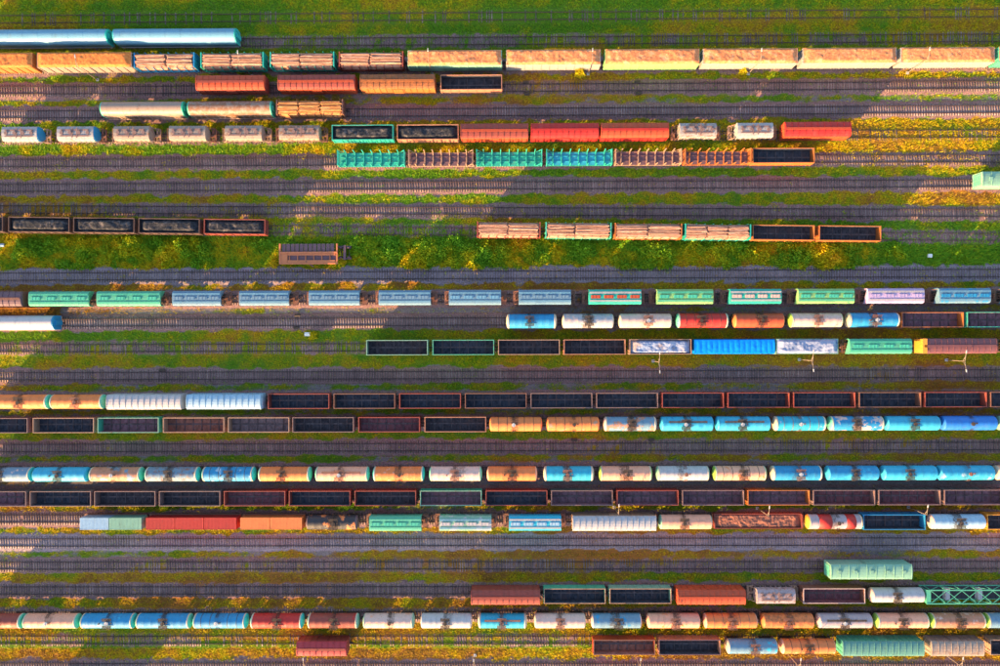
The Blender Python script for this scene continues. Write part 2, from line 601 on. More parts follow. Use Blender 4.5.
def tank(root, L, shellm, capm, bandm=None, R=1.52, seed=0, framem=None, straps=False):
    zc = 1.22 + R
    fr = framem or M_STEEL
    hx = (seed % 7 - 3) * .16
    under(root, L - .2, fr)
    Ls = L

    def shell():
        m = MB()
        x = Ls / 2 - .42
        rings = [(-x, R)]
        for i in range(1, 7):
            k = -x + 2 * x * i / 7
            rings += [(k - .04, R), (k - .02, R + .003), (k + .02, R + .003), (k + .04, R)]
        rings.append((x, R))
        return m.lathe(rings, zc)

    def cap():
        m = MB()
        return m.lathe(dome_rings(Ls, R), zc)

    def band():
        m = MB()
        x = Ls / 2 - .42
        return m.lathe([(x - .22, R + .004), (x - .22, R + .018), (x + .03, R + .018), (x + .05, R - .02)], zc)

    def hatch():
        m = MB()
        m.tube((0, 0, zc + R - .08), (0, 0, zc + R + .22), .34, n=14)
        m.tube((0, 0, zc + R + .22), (0, 0, zc + R + .29), .40, n=14)
        m.box(-.05, .05, -.42, .42, zc + R + .29, zc + R + .33)
        return m

    def valve():
        m = MB()
        m.tube((0, 0, zc + R - .08), (0, 0, zc + R + .20), .12, n=8)
        m.tube((0, 0, zc + R + .20), (0, 0, zc + R + .24), .17, n=8)
        return m

    def walk():
        m = MB()
        z = zc + R + .10
        for s in (-1, 1):
            for k in range(5):
                y = s * (.50 + k * .13)
                m.box(-.95, .95, y - .045, y + .045, z, z + .04)
            for q in (-.9, 0, .9):
                m.box(q - .03, q + .03, s * .45, s * 1.10, z - .05, z - .002)
                m.bar((q, s * 1.05, z), (q, s * 1.05, z + .75), .04)
            m.bar((-.9, s * 1.05, z + .75), (.9, s * 1.05, z + .75), .04)
            m.bar((-.9, s * 1.05, z + .40), (.9, s * 1.05, z + .40), .03)
        return m

    def ladder():
        m = MB()
        pts = [(zc + R * math.sin(t), R * math.cos(t)) for t in np.linspace(.85, .0, 5)]
        pts = [(z + .08, y + .14) for z, y in pts] + [(1.0, R + .10)]
        for q in (-.25, .25):
            for (z0, y0), (z1, y1) in zip(pts, pts[1:]):
                m.bar((q, y0, z0), (q, y1, z1), .05)
        for (z0, y0), (z1, y1) in zip(pts, pts[1:]):
            for k in (0, .5):
                z, y = z0 + (z1 - z0) * k, y0 + (y1 - y0) * k
                m.bar((-.25, y, z), (.25, y, z), .035)
        return m

    def strap():
        m = MB()
        return m.lathe([(-.06, R + .002), (-.05, R + .012), (.05, R + .012), (.06, R + .002)], zc)
    obj('shell', cached(('shell', L, R), shell), shellm, root)
    for r in (0, math.pi):
        obj('end_cap', cached(('end_cap', L, R), cap), capm, root, rot=(0, 0, r))
        if bandm:
            obj('end_band', cached(('end_band', L, R), band), bandm, root, rot=(0, 0, r))
        obj('ladder', cached(('ladder', R), ladder), fr, root, (hx, 0, 0), (0, 0, r))
        if straps:
            for f_ in (.16, .33):
                obj('strap', cached(('strap', R), strap), fr, root, ((f_ if r else -f_) * L, 0, 0))
    h = obj('hatch', cached(('hatch', R), hatch), fr if seed % 5 else M_GREY, root, (hx, 0, 0))
    obj('valve', cached(('valve', R), valve), fr, root, (hx + .75 + (seed % 3) * .1, .1, 0))
    if seed % 4 == 1:
        obj('valve', cached(('valve', R), valve), fr, root, (hx - 1.6, -.05, 0))
    if seed % 11 == 2:
        def long_walk():
            m = MB()
            for y in (.42, .55, .68):
                m.box(-L * .36, L * .36, y - .05, y + .05, zc + R + .06, zc + R + .10)
            for i in range(5):
                k = -L * .34 + L * .68 * i / 4
                m.box(k - .04, k + .04, .3, .75, zc + R - .12, zc + R + .058)
            return m
        obj('roof_walkway', cached(('long_walk', L), long_walk), fr, root)
    if seed % 6:
        obj('walkway', cached(('walkway', R), walk), fr, root, (hx, 0, 0))


def roof_profile(w, ze, zr, n=8):
    """arched section: eaves at ze, ridge at zr"""
    return [(w * math.cos(t), ze + (zr - ze) * math.sin(t)) for t in np.linspace(0, math.pi, n + 1)]


def boxcar(root, L, roofm, sidem, ribs=13, zr=4.55, ze=4.05, w=1.50, walk=True, doors=True, sideribs=True):
    under(root, L, sidem)
    x = L / 2

    def body():
        m = MB()
        m.box(-x, x, -w, w, 1.20, ze)
        if sideribs:
            for s in (-1, 1):
                for i in range(ribs):
                    k = -x + .1 + (2 * x - .2) * i / (ribs - 1)
                    a, b = sorted((s * w, s * (w + .09)))
                    m.box(k - .06, k + .06, a, b, 1.2, ze - .05)
        for s in (-1, 1):
            for y in (-1.0, 0, 1.0):
                a, b = sorted((s * x, s * (x + .08)))
                m.box(a, b, y - .06, y + .06, 1.2, ze)
        m.box(-x + .02, x - .02, -w - .1, w + .1, 1.12, 1.26)
        return m

    def roof():
        m = MB()
        p = roof_profile(w + .06, ze + .003, zr)
        m.ext(p, -x - .05, x + .05, False)
        q = roof_profile(w + .13, ze + .02, zr + .09)
        for i in range(ribs):
            k = -x + .1 + (2 * x - .2) * i / (ribs - 1)
            m.ext(q, k - .05, k + .05)
        return m

    def door():
        m = MB()
        m.box(-1.0, 1.0, w + .095, w + .15, 1.3, ze - .1)
        for k in (-.5, 0, .5):
            m.box(k - .04, k + .04, w + .15, w + .19, 1.35, ze - .15)
        m.box(-2.2, 2.2, w + .095, w + .14, ze - .09, ze - .02)
        return m

    def catwalk():
        m = MB()
        for y in (-.18, 0, .18):
            m.box(-x + .2, x - .2, y - .07, y + .07, zr + .09, zr + .13)
        return m
    obj('body', cached(('box_body', L, ze, w, ribs, sideribs), body), sidem, root)
    obj('roof', cached(('box_roof', L, ze, zr, w, ribs), roof), roofm, root)
    if doors:
        for r in (0, math.pi):
            obj('sliding_door', cached(('sliding_door', ze, w), door), sidem, root, rot=(0, 0, r))
    if walk:
        obj('roof_walkway', cached(('roof_walkway', L, zr), catwalk), M_GREY if isinstance(walk, bool) else walk, root)


def grain_hopper(root, Lb, L, bodym, roofm, hatchm, walkm, framem):
    """hopper body Lb long on a frame L long with open end platforms"""
    under(root, L, framem)
    x = Lb / 2

    def body():
        m = MB()
        # upper box, sloping lower end sheets, side posts
        prof = [(-1.55, 2.2), (-1.55, 3.85), (-1.42, 4.15), (1.42, 4.15), (1.55, 3.85), (1.55, 2.2), (.9, 1.25), (-.9, 1.25)]
        P0 = [(-x, y, z) for y, z in prof]; P1 = [(x, y, z) for y, z in prof]
        for i in (6, 7):
            P0[i] = (-x + 1.7, prof[i][0], prof[i][1]); P1[i] = (x - 1.7, prof[i][0], prof[i][1])
        n = len(prof)
        m.add(P0 + P1, [(i, (i + 1) % n, n + (i + 1) % n, n + i) for i in range(n)])
        m.add(P0, [tuple(reversed(range(n)))]); m.add(P1, [tuple(range(n))])
        for i in range(9):
            k = -x + .1 + (2 * x - .2) * i / 8
            for s in (-1, 1):
                a, b = sorted((s * 1.552, s * 1.62))
                m.box(k - .05, k + .05, a, b, 1.9, 3.82)
        return m

    def roof():
        m = MB()
        m.ext(roof_profile(1.44, 4.152, 4.42), -x, x)
        for k in (-.33, 0, .33):
            m.ext(roof_profile(1.47, 4.16, 4.45), k * Lb * 1.0 - .04, k * Lb + .04)
        return m

    def hatch():
        m = MB()
        m.box(-.95, .95, -.28, .28, 4.36, 4.52)
        m.box(-1.0, 1.0, -.33, .33, 4.52, 4.56)
        for k in (-.7, 0, .7):
            m.box(k - .05, k + .05, -.38, .38, 4.56, 4.60)
        return m

    def platf():
        m = MB()
        a, b = x, L / 2
        m.box(a, b, -1.45, 1.45, 1.245, 1.30)
        for y in (-1.35, 1.35):
            m.bar((a - .5, y, 3.0), (b - .3, y, 1.35), .10)
        for y in (-.5, .5):
            m.bar((a - 1.2, y, 2.1), (b - .4, y, 1.35), .10)
        m.bar((b - .25, -1.35, 2.2), (b - .25, 1.35, 2.2), .06)
        for y in (-1.35, 0, 1.35):
            m.bar((b - .25, y, 1.3), (b - .25, y, 2.2), .06)
        m.tube((a + .7, -.5, 1.65), (a + .7, .5, 1.65), .22, n=8)
        return m

    def rwalk():
        m = MB()
        for s in (-1, 1):
            for y in (.72, .86, 1.0):
                m.box(-x + .1, x - .1, s * y - .05, s * y + .05, 4.46, 4.50)
        return m
    obj('hopper_body', cached(('hopper_body', Lb), body), bodym, root)
    obj('roof', cached(('hopper_roof', Lb), roof), roofm, root)
    for i in range(4):
        k = -x + 2 * x * (i + .5) / 4
        obj('hatch', cached('hopper_hatch', hatch), hatchm, root, (k, 0, 0))
    for r in (0, math.pi):
        obj('end_platform', cached(('end_platform', Lb, L), platf), framem, root, rot=(0, 0, r))
    obj('roof_walkway', cached(('hopper_walk', Lb), rwalk), walkm, root)


def cement_hopper(root, Lb, L, bodym, framem, fitm):
    under(root, L, framem)
    x = Lb / 2

    def body():
        m = MB()
        prof = [(1.5, 2.3), (1.53, 3.55), (1.40, 3.92), (.8, 4.12), (0, 4.18), (-.8, 4.12), (-1.40, 3.92), (-1.53, 3.55), (-1.5, 2.3), (-.5, 1.25), (.5, 1.25)]
        m.ext(prof, -x, x, False)
        for k in (-.25, 0, .25):
            q = [(y * 1.012, 3.0 + (z - 3.0) * 1.02) for y, z in prof]
            m.ext(q, k * Lb - .04, k * Lb + .04)
        for i in range(8):
            k = -x + .15 + (2 * x - .3) * i / 7
            for s in (-1, 1):
                a, b = sorted((s * 1.535, s * 1.62))
                m.box(k - .05, k + .05, a, b, 1.9, 3.5)
        return m

    def hatch():
        m = MB()
        m.tube((0, 0, 4.15), (0, 0, 4.36), .30, n=12)
        m.tube((0, 0, 4.36), (0, 0, 4.42), .36, n=12)
        return m

    def ends():
        m = MB()
        a, b = x, L / 2
        for y in (-1.4, 1.4):
            m.bar((a - .1, y, 1.3), (b, y, 1.3), .14)
            m.bar((a, y, 2.9), (b - .2, y, 1.35), .12)
            m.bar((b - .15, y, 1.3), (b - .15, y, 2.3), .07)
        m.bar((b - .15, -1.4, 2.3), (b - .15, 1.4, 2.3), .08)
        m.bar((b - .1, -1.4, 1.3), (b - .1, 1.4, 1.3), .18)
        m.bar((a + .4, -1.4, 1.32), (a + .4, 1.4, 1.32), .14)
        m.box(a, b, -.22, .22, 1.24, 1.42)
        m.tube((a + .6, .4, 1.6), (a + .6, 1.1, 1.6), .2, n=8)
        return m

    def walk():
        m = MB()
        for y in (-.62, .62):
            m.box(-x * .8, x * .8, y - .14, y + .14, 4.22, 4.27)
        for k in (-.5, .5):
            m.box(k - .12, k + .12, -1.1, 1.1, 4.275, 4.31)
        return m
    obj('hopper_body', cached(('cement_body', Lb), body), bodym, root)
    for k in (-.36, -.12, .12, .36):
        obj('hatch', cached('cement_hatch', hatch), fitm, root, (k * Lb, 0, 0))
    for r in (0, math.pi):
        obj('end_frame', cached(('end_frame', Lb, L), ends), framem, root, rot=(0, 0, r))
    obj('roof_walkway', cached(('cement_walk', Lb), walk), fitm, root)


def stake_flat(root, L, framem, deckm, solid_ends=True):
    under(root, L, framem)
    x = L / 2

    def side():
        m = MB()
        for s in (-1, 1):
            m.box(-x, x, s * 1.40 - .08, s * 1.40 + .08, 1.10, 1.34)
        return m

    def deck():
        m = MB()
        m.box(-x + .1, x - .1, -1.31, 1.31, 1.245, 1.33)
        for s in (-1, 1):
            m.box(-x + .3, x - .3, s * .55 - .10, s * .55 + .10, 1.332, 1.46)
        return m

    def stake():
        m = MB()
        m.box(-.11, .11, -1.32, 1.32, 1.335, 1.60)
        for s in (-1, 1):
            m.bar((0, s * 1.42, 1.2), (0, s * 1.50, 3.9), .17, .15)
            m.bar((0, s * .85, 1.5), (0, s * 1.42, 2.1), .10)
        return m

    def end():
        m = MB()
        for s in (-1, 1):
            m.box(x - .16, x, s * 1.46 - .12, s * 1.46 + .12, 1.30, 3.75)
        m.box(x - .14, x - .02, -1.34, 1.34, 3.50, 3.75)
        for z in (1.9, 2.5, 3.1):
            m.box(x - .12, x - .04, -1.34, 1.34, z - .12, z + .12)
        for s in (-1, 1):
            m.bar((x - 1.3, s * 1.46, 1.35), (x - .15, s * 1.46, 3.5), .12)
        return m
    obj('deck', cached(('flat_deck', L), deck), deckm, root)
    obj('side_sill', cached(('flat_sill', L), side), framem, root)
    for r in (0, math.pi):
        obj('end_frame', cached(('flat_end', L), end), framem, root, rot=(0, 0, r))
    for i in range(7):
        obj('stake', cached('stake', stake), framem, root, (-x + 1.5 + (2 * x - 3.0) * i / 6, 0, 0))


def flat_car(root, L, framem, deckm):
    under(root, L, framem)
    x = L / 2

    def deck():
        m = MB()
        n = int(L / .9)
        for i in range(n):
            a = -x + 2 * x * i / n
            m.box(a + .01, a + 2 * x / n - .03, -1.38, 1.38, 1.25, 1.34)
        return m

    def sill():
        m = MB()
        for s in (-1, 1):
            m.box(-x, x, s * 1.44 - .06, s * 1.44 + .06, 1.02, 1.36)
        return m
    o = obj('deck', cached(('deck', L), deck), deckm, root)
    obj('side_sill', cached(('deck_sill', L), sill), framem, root)


def container_mb(L, z0=1.36, h=2.6, w=1.22):
    m = MB()
    x = L / 2 - .03
    n = max(10, int(L / .28))
    # corrugated sides and roof
    for s in (-1, 1):
        for i in range(n):
            a = -x + 2 * x * i / n
            lo, hi = sorted((s * (w - .04), s * (w - .005)))
            m.box(a + .05, a + 2 * x / n - .05, lo, hi, z0 + .15, z0 + h - .1)
    for i in range(n):
        a = -x + 2 * x * i / n
        m.box(a + .06, a + 2 * x / n - .06, -w + .12, w - .12, z0 + h - .04, z0 + h - .012)
    m.box(-x + .01, x - .01, -w + .05, w - .05, z0 + .05, z0 + h - .04)
    for s in (-1, 1):
        for z in (z0 + .06, z0 + h - .06):
            m.box(-x, x, s * (w - .05) - .06, s * (w - .05) + .06, z - .06, z + .06)
        for e in (-1, 1):
            m.box(e * x - .06, e * x + .06, s * (w - .05) - .07, s * (w - .05) + .07, z0, z0 + h + .02)
    for e in (-1, 1):
        for z in (z0 + .06, z0 + h - .06):
            m.box(e * (x - .002) - .05, e * (x - .002) + .05, -w + .1, w - .1, z - .055, z + .055)
    return m


def container_door_mb(L, z0=1.36, h=2.6):
    m = MB()
    x = L / 2 - .03
    for s in (-1, 1):
        m.box(x + .05, x + .09, s * .58 - .54, s * .58 + .54, z0 + .14, z0 + h - .14)
        for k in (-.25, .25):
            m.bar((x + .11, s * .58 + k, z0 + .15), (x + .11, s * .58 + k, z0 + h - .15), .035)
    return m


# ------------------------------------------------------------------ tracks
RZ = 0.42        # rail head above the ground
TR = {  # track: image y at x=500 on the ground, or two points for the skewed ones
    1: 16.3, 2: 40.7, 3: 65.5, 4: 88, 5: 112, 6: 136.4, 7: 161, 8: 185.6, 9: (209.6, 212.8), 10: (227.6, 236.2), 12: 274.8, 13: 298.2,
    14: 321.5, 15: 347, 16: 374.8, 17: 399.2, 18: 422.3, 19: 447, 20: 470.8, 21: 494.3, 22: 518.3, 23: 542, 24: 565.3, 25: 590,
    26: 615, 27: 640, 28: 667, 29: 692}


def track_line(t):
    v = TR[t]
    if isinstance(v, tuple):
        a, b = W(100, v[0], .2), W(900, v[1], .2)
        ang = math.atan2(b.y - a.y, b.x - a.x)
        return a.y - a.x * math.tan(ang), ang
    return W(500, v, .2).y, 0.0


LINES = {k: track_line(k) for k in TR}
LINES[11] = (W(500, 254, .2).y, 0.0)     # the overgrown siding, no rails left in sight


def on_track(t, x):
    y0, a = LINES[t]
    return y0 + x * math.tan(a)


# how far vegetation has taken each track (share of the bed)
OVER = {1: .44, 2: .28, 3: .1, 4: .2, 5: .05, 6: .33, 7: .14, 8: .08, 9: .20, 10: .28, 12: .03, 13: .12, 14: .06, 15: .28, 16: .12,
        17: .1, 18: .15, 19: .15, 20: .05, 21: .1, 22: .1, 23: .01, 24: .2, 25: .12, 26: .2, 27: .3, 28: .05, 29: .1}
# verges between the tracks: image y -> cover, hue (0 dark green .. 1 straw), brush height
VERGE = [(-30, 1, .2, 1), (5, 1, .16, 1), (29, 1, .26, 1), (53, .9, .38, 1), (77, .85, .52, 1), (99, .42, .5, .8), (123, .65, .55, 1), (148, 1.1, .52, 1.2),
         (173, 1.05, .42, 1), (198, .92, .46, 1), (217, .55, .45, 1), (243, .95, .2, 1.7), (262, .95, .3, 1.7), (288, .6, .75, .8), (309, .22, .7, .7),
         (335, .78, .35, .9), (361, .74, .45, .8), (387, .42, .6, .8), (410, .4, .45, .8), (434, .78, .32, .8), (458, .5, .38, .8), (482, .08, .7, .7),
         (507, .5, .5, .9), (530, .6, .6, .9), (554, .42, .6, .8), (578, .72, .62, .9), (603, .66, .62, .9), (628, .65, .5, .9), (654, .92, .8, 1.1),
         (680, .8, .7, 1), (720, 1, .4, 1)]
VY = np.array([v[0] for v in VERGE])


def pix(x, y):
    """photo pixel of ground points"""
    dx, dy, dz = x, y, -CAM_H
    b = -(dx * _back.x + dy * _back.y + dz * _back.z)
    return 500 + FPX * (dx * _right.x + dy * _right.y + dz * _right.z) / b, 333 - FPX * (dx * _up.x + dy * _up.y + dz * _up.z) / b


def zone(x, y):
    """vegetation cover, hue, height factor at ground points (arrays)"""
    px, py = pix(x, y)
    cov = np.interp(py, VY, [v[1] for v in VERGE])
    hue = np.interp(py, VY, [v[2] for v in VERGE])
    hgt = np.interp(py, VY, [v[3] for v in VERGE])
    # photographed differences along the yard
    cov = np.where((py > 90) & (py < 102) & (px < 160), cov * .5, cov)
    cov = np.where((py > 300) & (py < 316) & (px < 60), .8, cov)
    cov = np.where((py > 325) & (py < 342) & (px > 60), np.maximum(cov, .8), cov)
    cov = np.where((py > 66) & (py < 82) & (px < 190), cov * .65, cov)
    hue = np.where((py > 50) & (py < 82) & (px > 300), hue + .1, hue)
    hue = np.where((py > 640) & (px > 400), hue + .1, hue)
    hue = np.where((py > 190) & (py < 205) & (px > 740), hue + .3, hue)
    hue = np.where((py > 640) & (py < 648), hue - .5, hue)
    hue = np.where((py > 150) & (py < 180) & (px > 520), hue - .25, hue)
    tdist = np.full(x.shape, 99.0); over = np.zeros(x.shape)
    for k, (y0, a) in LINES.items():
        if k == 11:
            continue
        d = np.abs(y - (y0 + x * math.tan(a)))
        over = np.where(d < tdist, OVER[k], over)
        tdist = np.minimum(tdist, d)
    n1 = fbm(x, y * 2.2, 9, 1); n2 = fbm(x, y, 2.2, 5); n3 = fbm(x * .35, y * 1.6, 14, 9)
    edge = 1.82 + (n2 - .5) * 2.0 + (fbm(x, y, .8, 44) - .5) * .9
    bed = 1 / (1 + np.exp((tdist - edge) * 6))                      # 1 on the ballast
    verge_c = np.clip((cov - (1 - (n1 * .6 + n2 * .4)) * 1.0 + .38) * 2.4, 0, 1) * (cov > .01)
    over_c = np.clip((over * 1.25 - (1 - (n3 * .4 + n2 * .35 + fbm(x, y, .9, 71) * .25)) + .33) * 3.0, 0, 1)
    c = verge_c * (1 - bed) + over_c * bed
    hue = np.clip(hue + (n3 - .5) * 1.5 + (fbm(x, y, 3.2, 12) - .5) * .9 + (fbm(x, y, .9, 15) - .5) * .5, 0, 1)
    return np.clip(c, 0, 1), hue, hgt, bed, tdist


def build_tracks():
    # ballast, rails and sleepers of every track are pieces of the setting
    LEN = 330.0
    rng = np.random.RandomState(3)
    for k in sorted(TR):
        y0, ang = LINES[k]
        root = bpy.data.objects.new('railway_track', None)
        COL.objects.link(root)
        root.location = (0, y0, 0)
        root.rotation_euler = (0, 0, ang)
        root['kind'] = 'structure'
        # ballast bed: cross section with worn shoulders
        X = np.arange(-LEN / 2, LEN / 2 + .01, .6)
        Yc = np.array([-2.35, -1.95, -1.55, -1.2, -.75, 0, .75, 1.2, 1.55, 1.95, 2.35])
        Zc = np.array([-.10, .02, .19, .225, .20, .185, .20, .225, .19, .02, -.10])
        gx, gy = np.meshgrid(X, Yc)
        n = fbm(gx, gy, 1.4, k)
        gy2 = gy + (fbm(gx, gy * 0 + np.sign(gy) * 9, 2.5, k + 40) - .5) * .4 * (np.abs(gy) > 1.4)
        gz = Zc[:, None] + (n - .5) * .09
        V = np.stack([gx, gy2, gz], -1).reshape(-1, 3)
        nx, ny = len(X), len(Yc)
        i, j = np.meshgrid(np.arange(nx - 1), np.arange(ny - 1))
        a = (j * nx + i).ravel()
        F = np.stack([a, a + 1, a + nx + 1, a + nx], -1)
        me = np_mesh('ballast', V, F, True)
        c, s = math.cos(ang), math.sin(ang)
        wx, wy = V[:, 0] * c - V[:, 1] * s, y0 + V[:, 0] * s + V[:, 1] * c
        set_cover(me, wx, wy)
        ba = obj('ballast', me, M_BALLAST if k not in (12, 23) else M_BALLAST2, root)
        ba['kind'] = 'stuff'
        # sleepers
        ns = int(LEN / .56)
        xs = -LEN / 2 + .56 * np.arange(ns) + rng.uniform(-.03, .03, ns)
        cs = zone(xs * math.cos(ang), y0 + xs * math.sin(ang))[0]
        xs = xs[(cs + rng.uniform(-.6, .6, ns)) < .75]; ns = len(xs)
        hw = .125 + rng.uniform(-.01, .01, ns)
        hl = 1.33 + rng.uniform(-.05, .05, ns)
        dy = rng.uniform(-.05, .05, ns)
        zt = (.272 if OVER[k] < .25 else .24) + rng.uniform(-.01, .01, ns)
        cx = np.array([-1, 1, 1, -1, -1, 1, 1, -1]); cy = np.array([-1, -1, 1, 1, -1, -1, 1, 1]); cz = np.array([0, 0, 0, 0, 1, 1, 1, 1])
        V = np.stack([xs[:, None] + cx * hw[:, None], dy[:, None] + cy * hl[:, None], np.where(cz[None] == 1, zt[:, None], .12)], -1).reshape(-1, 3)
        f = np.array([(4, 5, 6, 7), (0, 1, 5, 4), (1, 2, 6, 5), (2, 3, 7, 6), (3, 0, 4, 7)])
        F = (f[None] + 8 * np.arange(ns)[:, None, None]).reshape(-1, 4)
        me = np_mesh('sleepers', V, F)
        col = np.repeat(rng.uniform(0, 1, ns), 8)
        at = me.attributes.new('tint', 'FLOAT', 'POINT'); at.data.foreach_set('value', col.astype(np.float32))
        sl = obj('sleepers', me, M_SLEEPER if k in (12, 23, 14, 5) else M_SLEEPER2, root)
        sl['kind'] = 'stuff'

        def rail():
            m = MB()
            p = [(-.07, .262), (.07, .262), (.07, .275), (.012, .30), (.012, .39), (.037, .40), (.037, .42), (-.037, .42), (-.037, .40), (-.012, .39), (-.012, .30), (-.07, .275)]
            m.ext(p, -LEN / 2, LEN / 2)
            return m
        for s_ in (-1, 1):
            obj('rail', cached('rail', rail), M_RAIL if k not in (1, 2, 10) else M_RAILOLD, root, (0, s_ * .795, 0))


def set_cover(me, wx, wy):
    c, hue, hgt, bed, td = zone(wx, wy)
    a = me.attributes.new('cover', 'FLOAT', 'POINT'); a.data.foreach_set('value', c.astype(np.float32))
    a = me.attributes.new('hue', 'FLOAT', 'POINT'); a.data.foreach_set('value', hue.astype(np.float32))


def ground_mat(name, g1, g2, g3, speck=0.5):
    """stones / soil with plants growing over it by the 'cover' attribute"""
    m, t, b = node_mat(name, 0.95, spec=0.15)
    geo = N(t, 'ShaderNodeNewGeometry')
    v = geo.outputs['Position']
    n1 = noise(t, v, 5.5, 4, 0.75)
    n2 = noise(t, v, 0.35, 6, 0.65)
    mp = N(t, 'ShaderNodeMapping'); mp.inputs['Scale'].default_value = (.12, .9, 1)
    t.links.new(v, mp.inputs['Vector'])
    n3 = noise(t, mp.outputs[0], 1.0, 5, 0.6)
    col = mix(t, ramp(t, n1, 0.35, 0.68), g1, g2)
    col = mix(t, ramp(t, n2, 0.45, 0.65, 0, .55), col, g3)
    col = mix(t, ramp(t, n3, 0.45, 0.68, 0, .5), col, (g1[0] * 1.35, g1[1] * 1.35, g1[2] * 1.4))
    vo = N(t, 'ShaderNodeTexVoronoi'); vo.inputs['Scale'].default_value = 7
    t.links.new(v, vo.inputs['Vector'])
    n4 = noise(t, v, 1.6, 8, 0.8)
    col = mix(t, ramp(t, n4, 0.52, 0.66, 0, .6), col, (g1[0] * .5, g1[1] * .45, g1[2] * .42))
    col = mix(t, ramp(t, n4, 0.46, 0.34, 0, .45), col, (g2[0] * 1.25, g2[1] * 1.1, g2[2] * .95))
    sp = N(t, 'ShaderNodeSeparateColor'); t.links.new(vo.outputs['Color'], sp.inputs[0])
    col = mix(t, ramp(t, sp.outputs[0], 0.0, 1.0, 0.0, speck), col, (g2[0] * 1.6, g2[1] * 1.6, g2[2] * 1.7))
    at = N(t, 'ShaderNodeAttribute', attribute_name='cover')
    ah = N(t, 'ShaderNodeAttribute', attribute_name='hue')
    cc = math_n(t, 'ADD', at.outputs['Fac'], math_n(t, 'MULTIPLY', math_n(t, 'SUBTRACT', n1, 0.5), 1.0))
    cr = N(t, 'ShaderNodeValToRGB')
    e = cr.color_ramp.elements
    e[0].position = 0.0; e[0].color = rgb((0.08, 0.15, 0.012))
    e[1].position = 1.0; e[1].color = rgb((0.26, 0.10, 0.022))
    k = e.new(0.35); k.color = rgb((0.15, 0.16, 0.008))
    k = e.new(0.62); k.color = rgb((0.25, 0.15, 0.012))
    t.links.new(math_n(t, 'ADD', ah.outputs['Fac'], math_n(t, 'MULTIPLY', math_n(t, 'SUBTRACT', n1, 0.5), .6)), cr.inputs[0])
    col = mix(t, ramp(t, cc, 0.35, 0.6), col, cr.outputs[0])
    t.links.new(col, b.inputs['Base Color'])
    bp = N(t, 'ShaderNodeBump'); bp.inputs['Strength'].default_value = 0.7; bp.inputs['Distance'].default_value = 0.06
    t.links.new(n1, bp.inputs['Height'])
    t.links.new(bp.outputs[0], b.inputs['Normal'])
    return m


M_BALLAST = ground_mat('ballast', (0.125, 0.068, 0.066), (0.235, 0.135, 0.124), (0.13, 0.064, 0.044))
M_BALLAST2 = ground_mat('ballast_pale', (0.155, 0.115, 0.13), (0.26, 0.195, 0.21), (0.15, 0.105, 0.11))
M_GROUND = ground_mat('soil', (0.13, 0.10, 0.095), (0.19, 0.15, 0.145), (0.10, 0.07, 0.05))


def sleeper_mat(name, a_, b_):
    m, t, b = node_mat(name, 0.85)
    at = N(t, 'ShaderNodeAttribute', attribute_name='tint')
    geo = N(t, 'ShaderNodeNewGeometry')
    mp = N(t, 'ShaderNodeMapping'); mp.inputs['Scale'].default_value = (1, .25, 1)
    t.links.new(geo.outputs['Position'], mp.inputs['Vector'])
    zz = noise(t, geo.outputs['Position'], .12, 4, .6)
    col = mix(t, at.outputs['Fac'], a_, b_)
    col = mix(t, ramp(t, zz, .42, .6, 0, .6), col, (a_[0] * .55, a_[1] * .5, a_[2] * .5))
    col = mix(t, ramp(t, noise(t, mp.outputs[0], 6, 5, .7), .4, .7, 0, .5), col, (.08, .06, .05))
    t.links.new(col, b.inputs['Base Color'])
    return m


M_SLEEPER = sleeper_mat('concrete_sleeper', (0.20, 0.14, 0.14), (0.34, 0.24, 0.23))
M_SLEEPER2 = sleeper_mat('wood_sleeper', (0.13, 0.085, 0.08), (0.29, 0.19, 0.175))
M_RAIL = rough_mat('rail_steel', (0.035, 0.02, 0.022), (0.07, 0.045, 0.045), 2, None, .002, .55)
M_RAILOLD = rough_mat('rail_rust', (0.09, 0.05, 0.04), (0.14, 0.08, 0.06), 2, None, .002, .7)

build_tracks()


def build_ground():
    xi = np.arange(-125, 125.01, .55); yi = np.arange(-88, 88.01, .55)
    far = [-3000, -900, -400, -220, -160]
    X = np.concatenate([far, xi, [-f for f in far[::-1]]]); Y = np.concatenate([far, yi, [-f for f in far[::-1]]])
    gx, gy = np.meshgrid(X, Y)
    z = np.where((np.abs(gx) < 130) & (np.abs(gy) < 92), (fbm(gx, gy, 2.5, 31) - .5) * .12, 0)
    V = np.stack([gx, gy, z], -1).reshape(-1, 3)
    nx, ny = len(X), len(Y)
    i, j = np.meshgrid(np.arange(nx - 1), np.arange(ny - 1))
    a = (j * nx + i).ravel()
    F = np.stack([a, a + 1, a + nx + 1, a + nx], -1)
    me = np_mesh('ground', V, F, True)
    set_cover(me, V[:, 0], V[:, 1])
    o = obj('ground', me, M_GROUND)
    o['kind'] = 'structure'


build_ground()


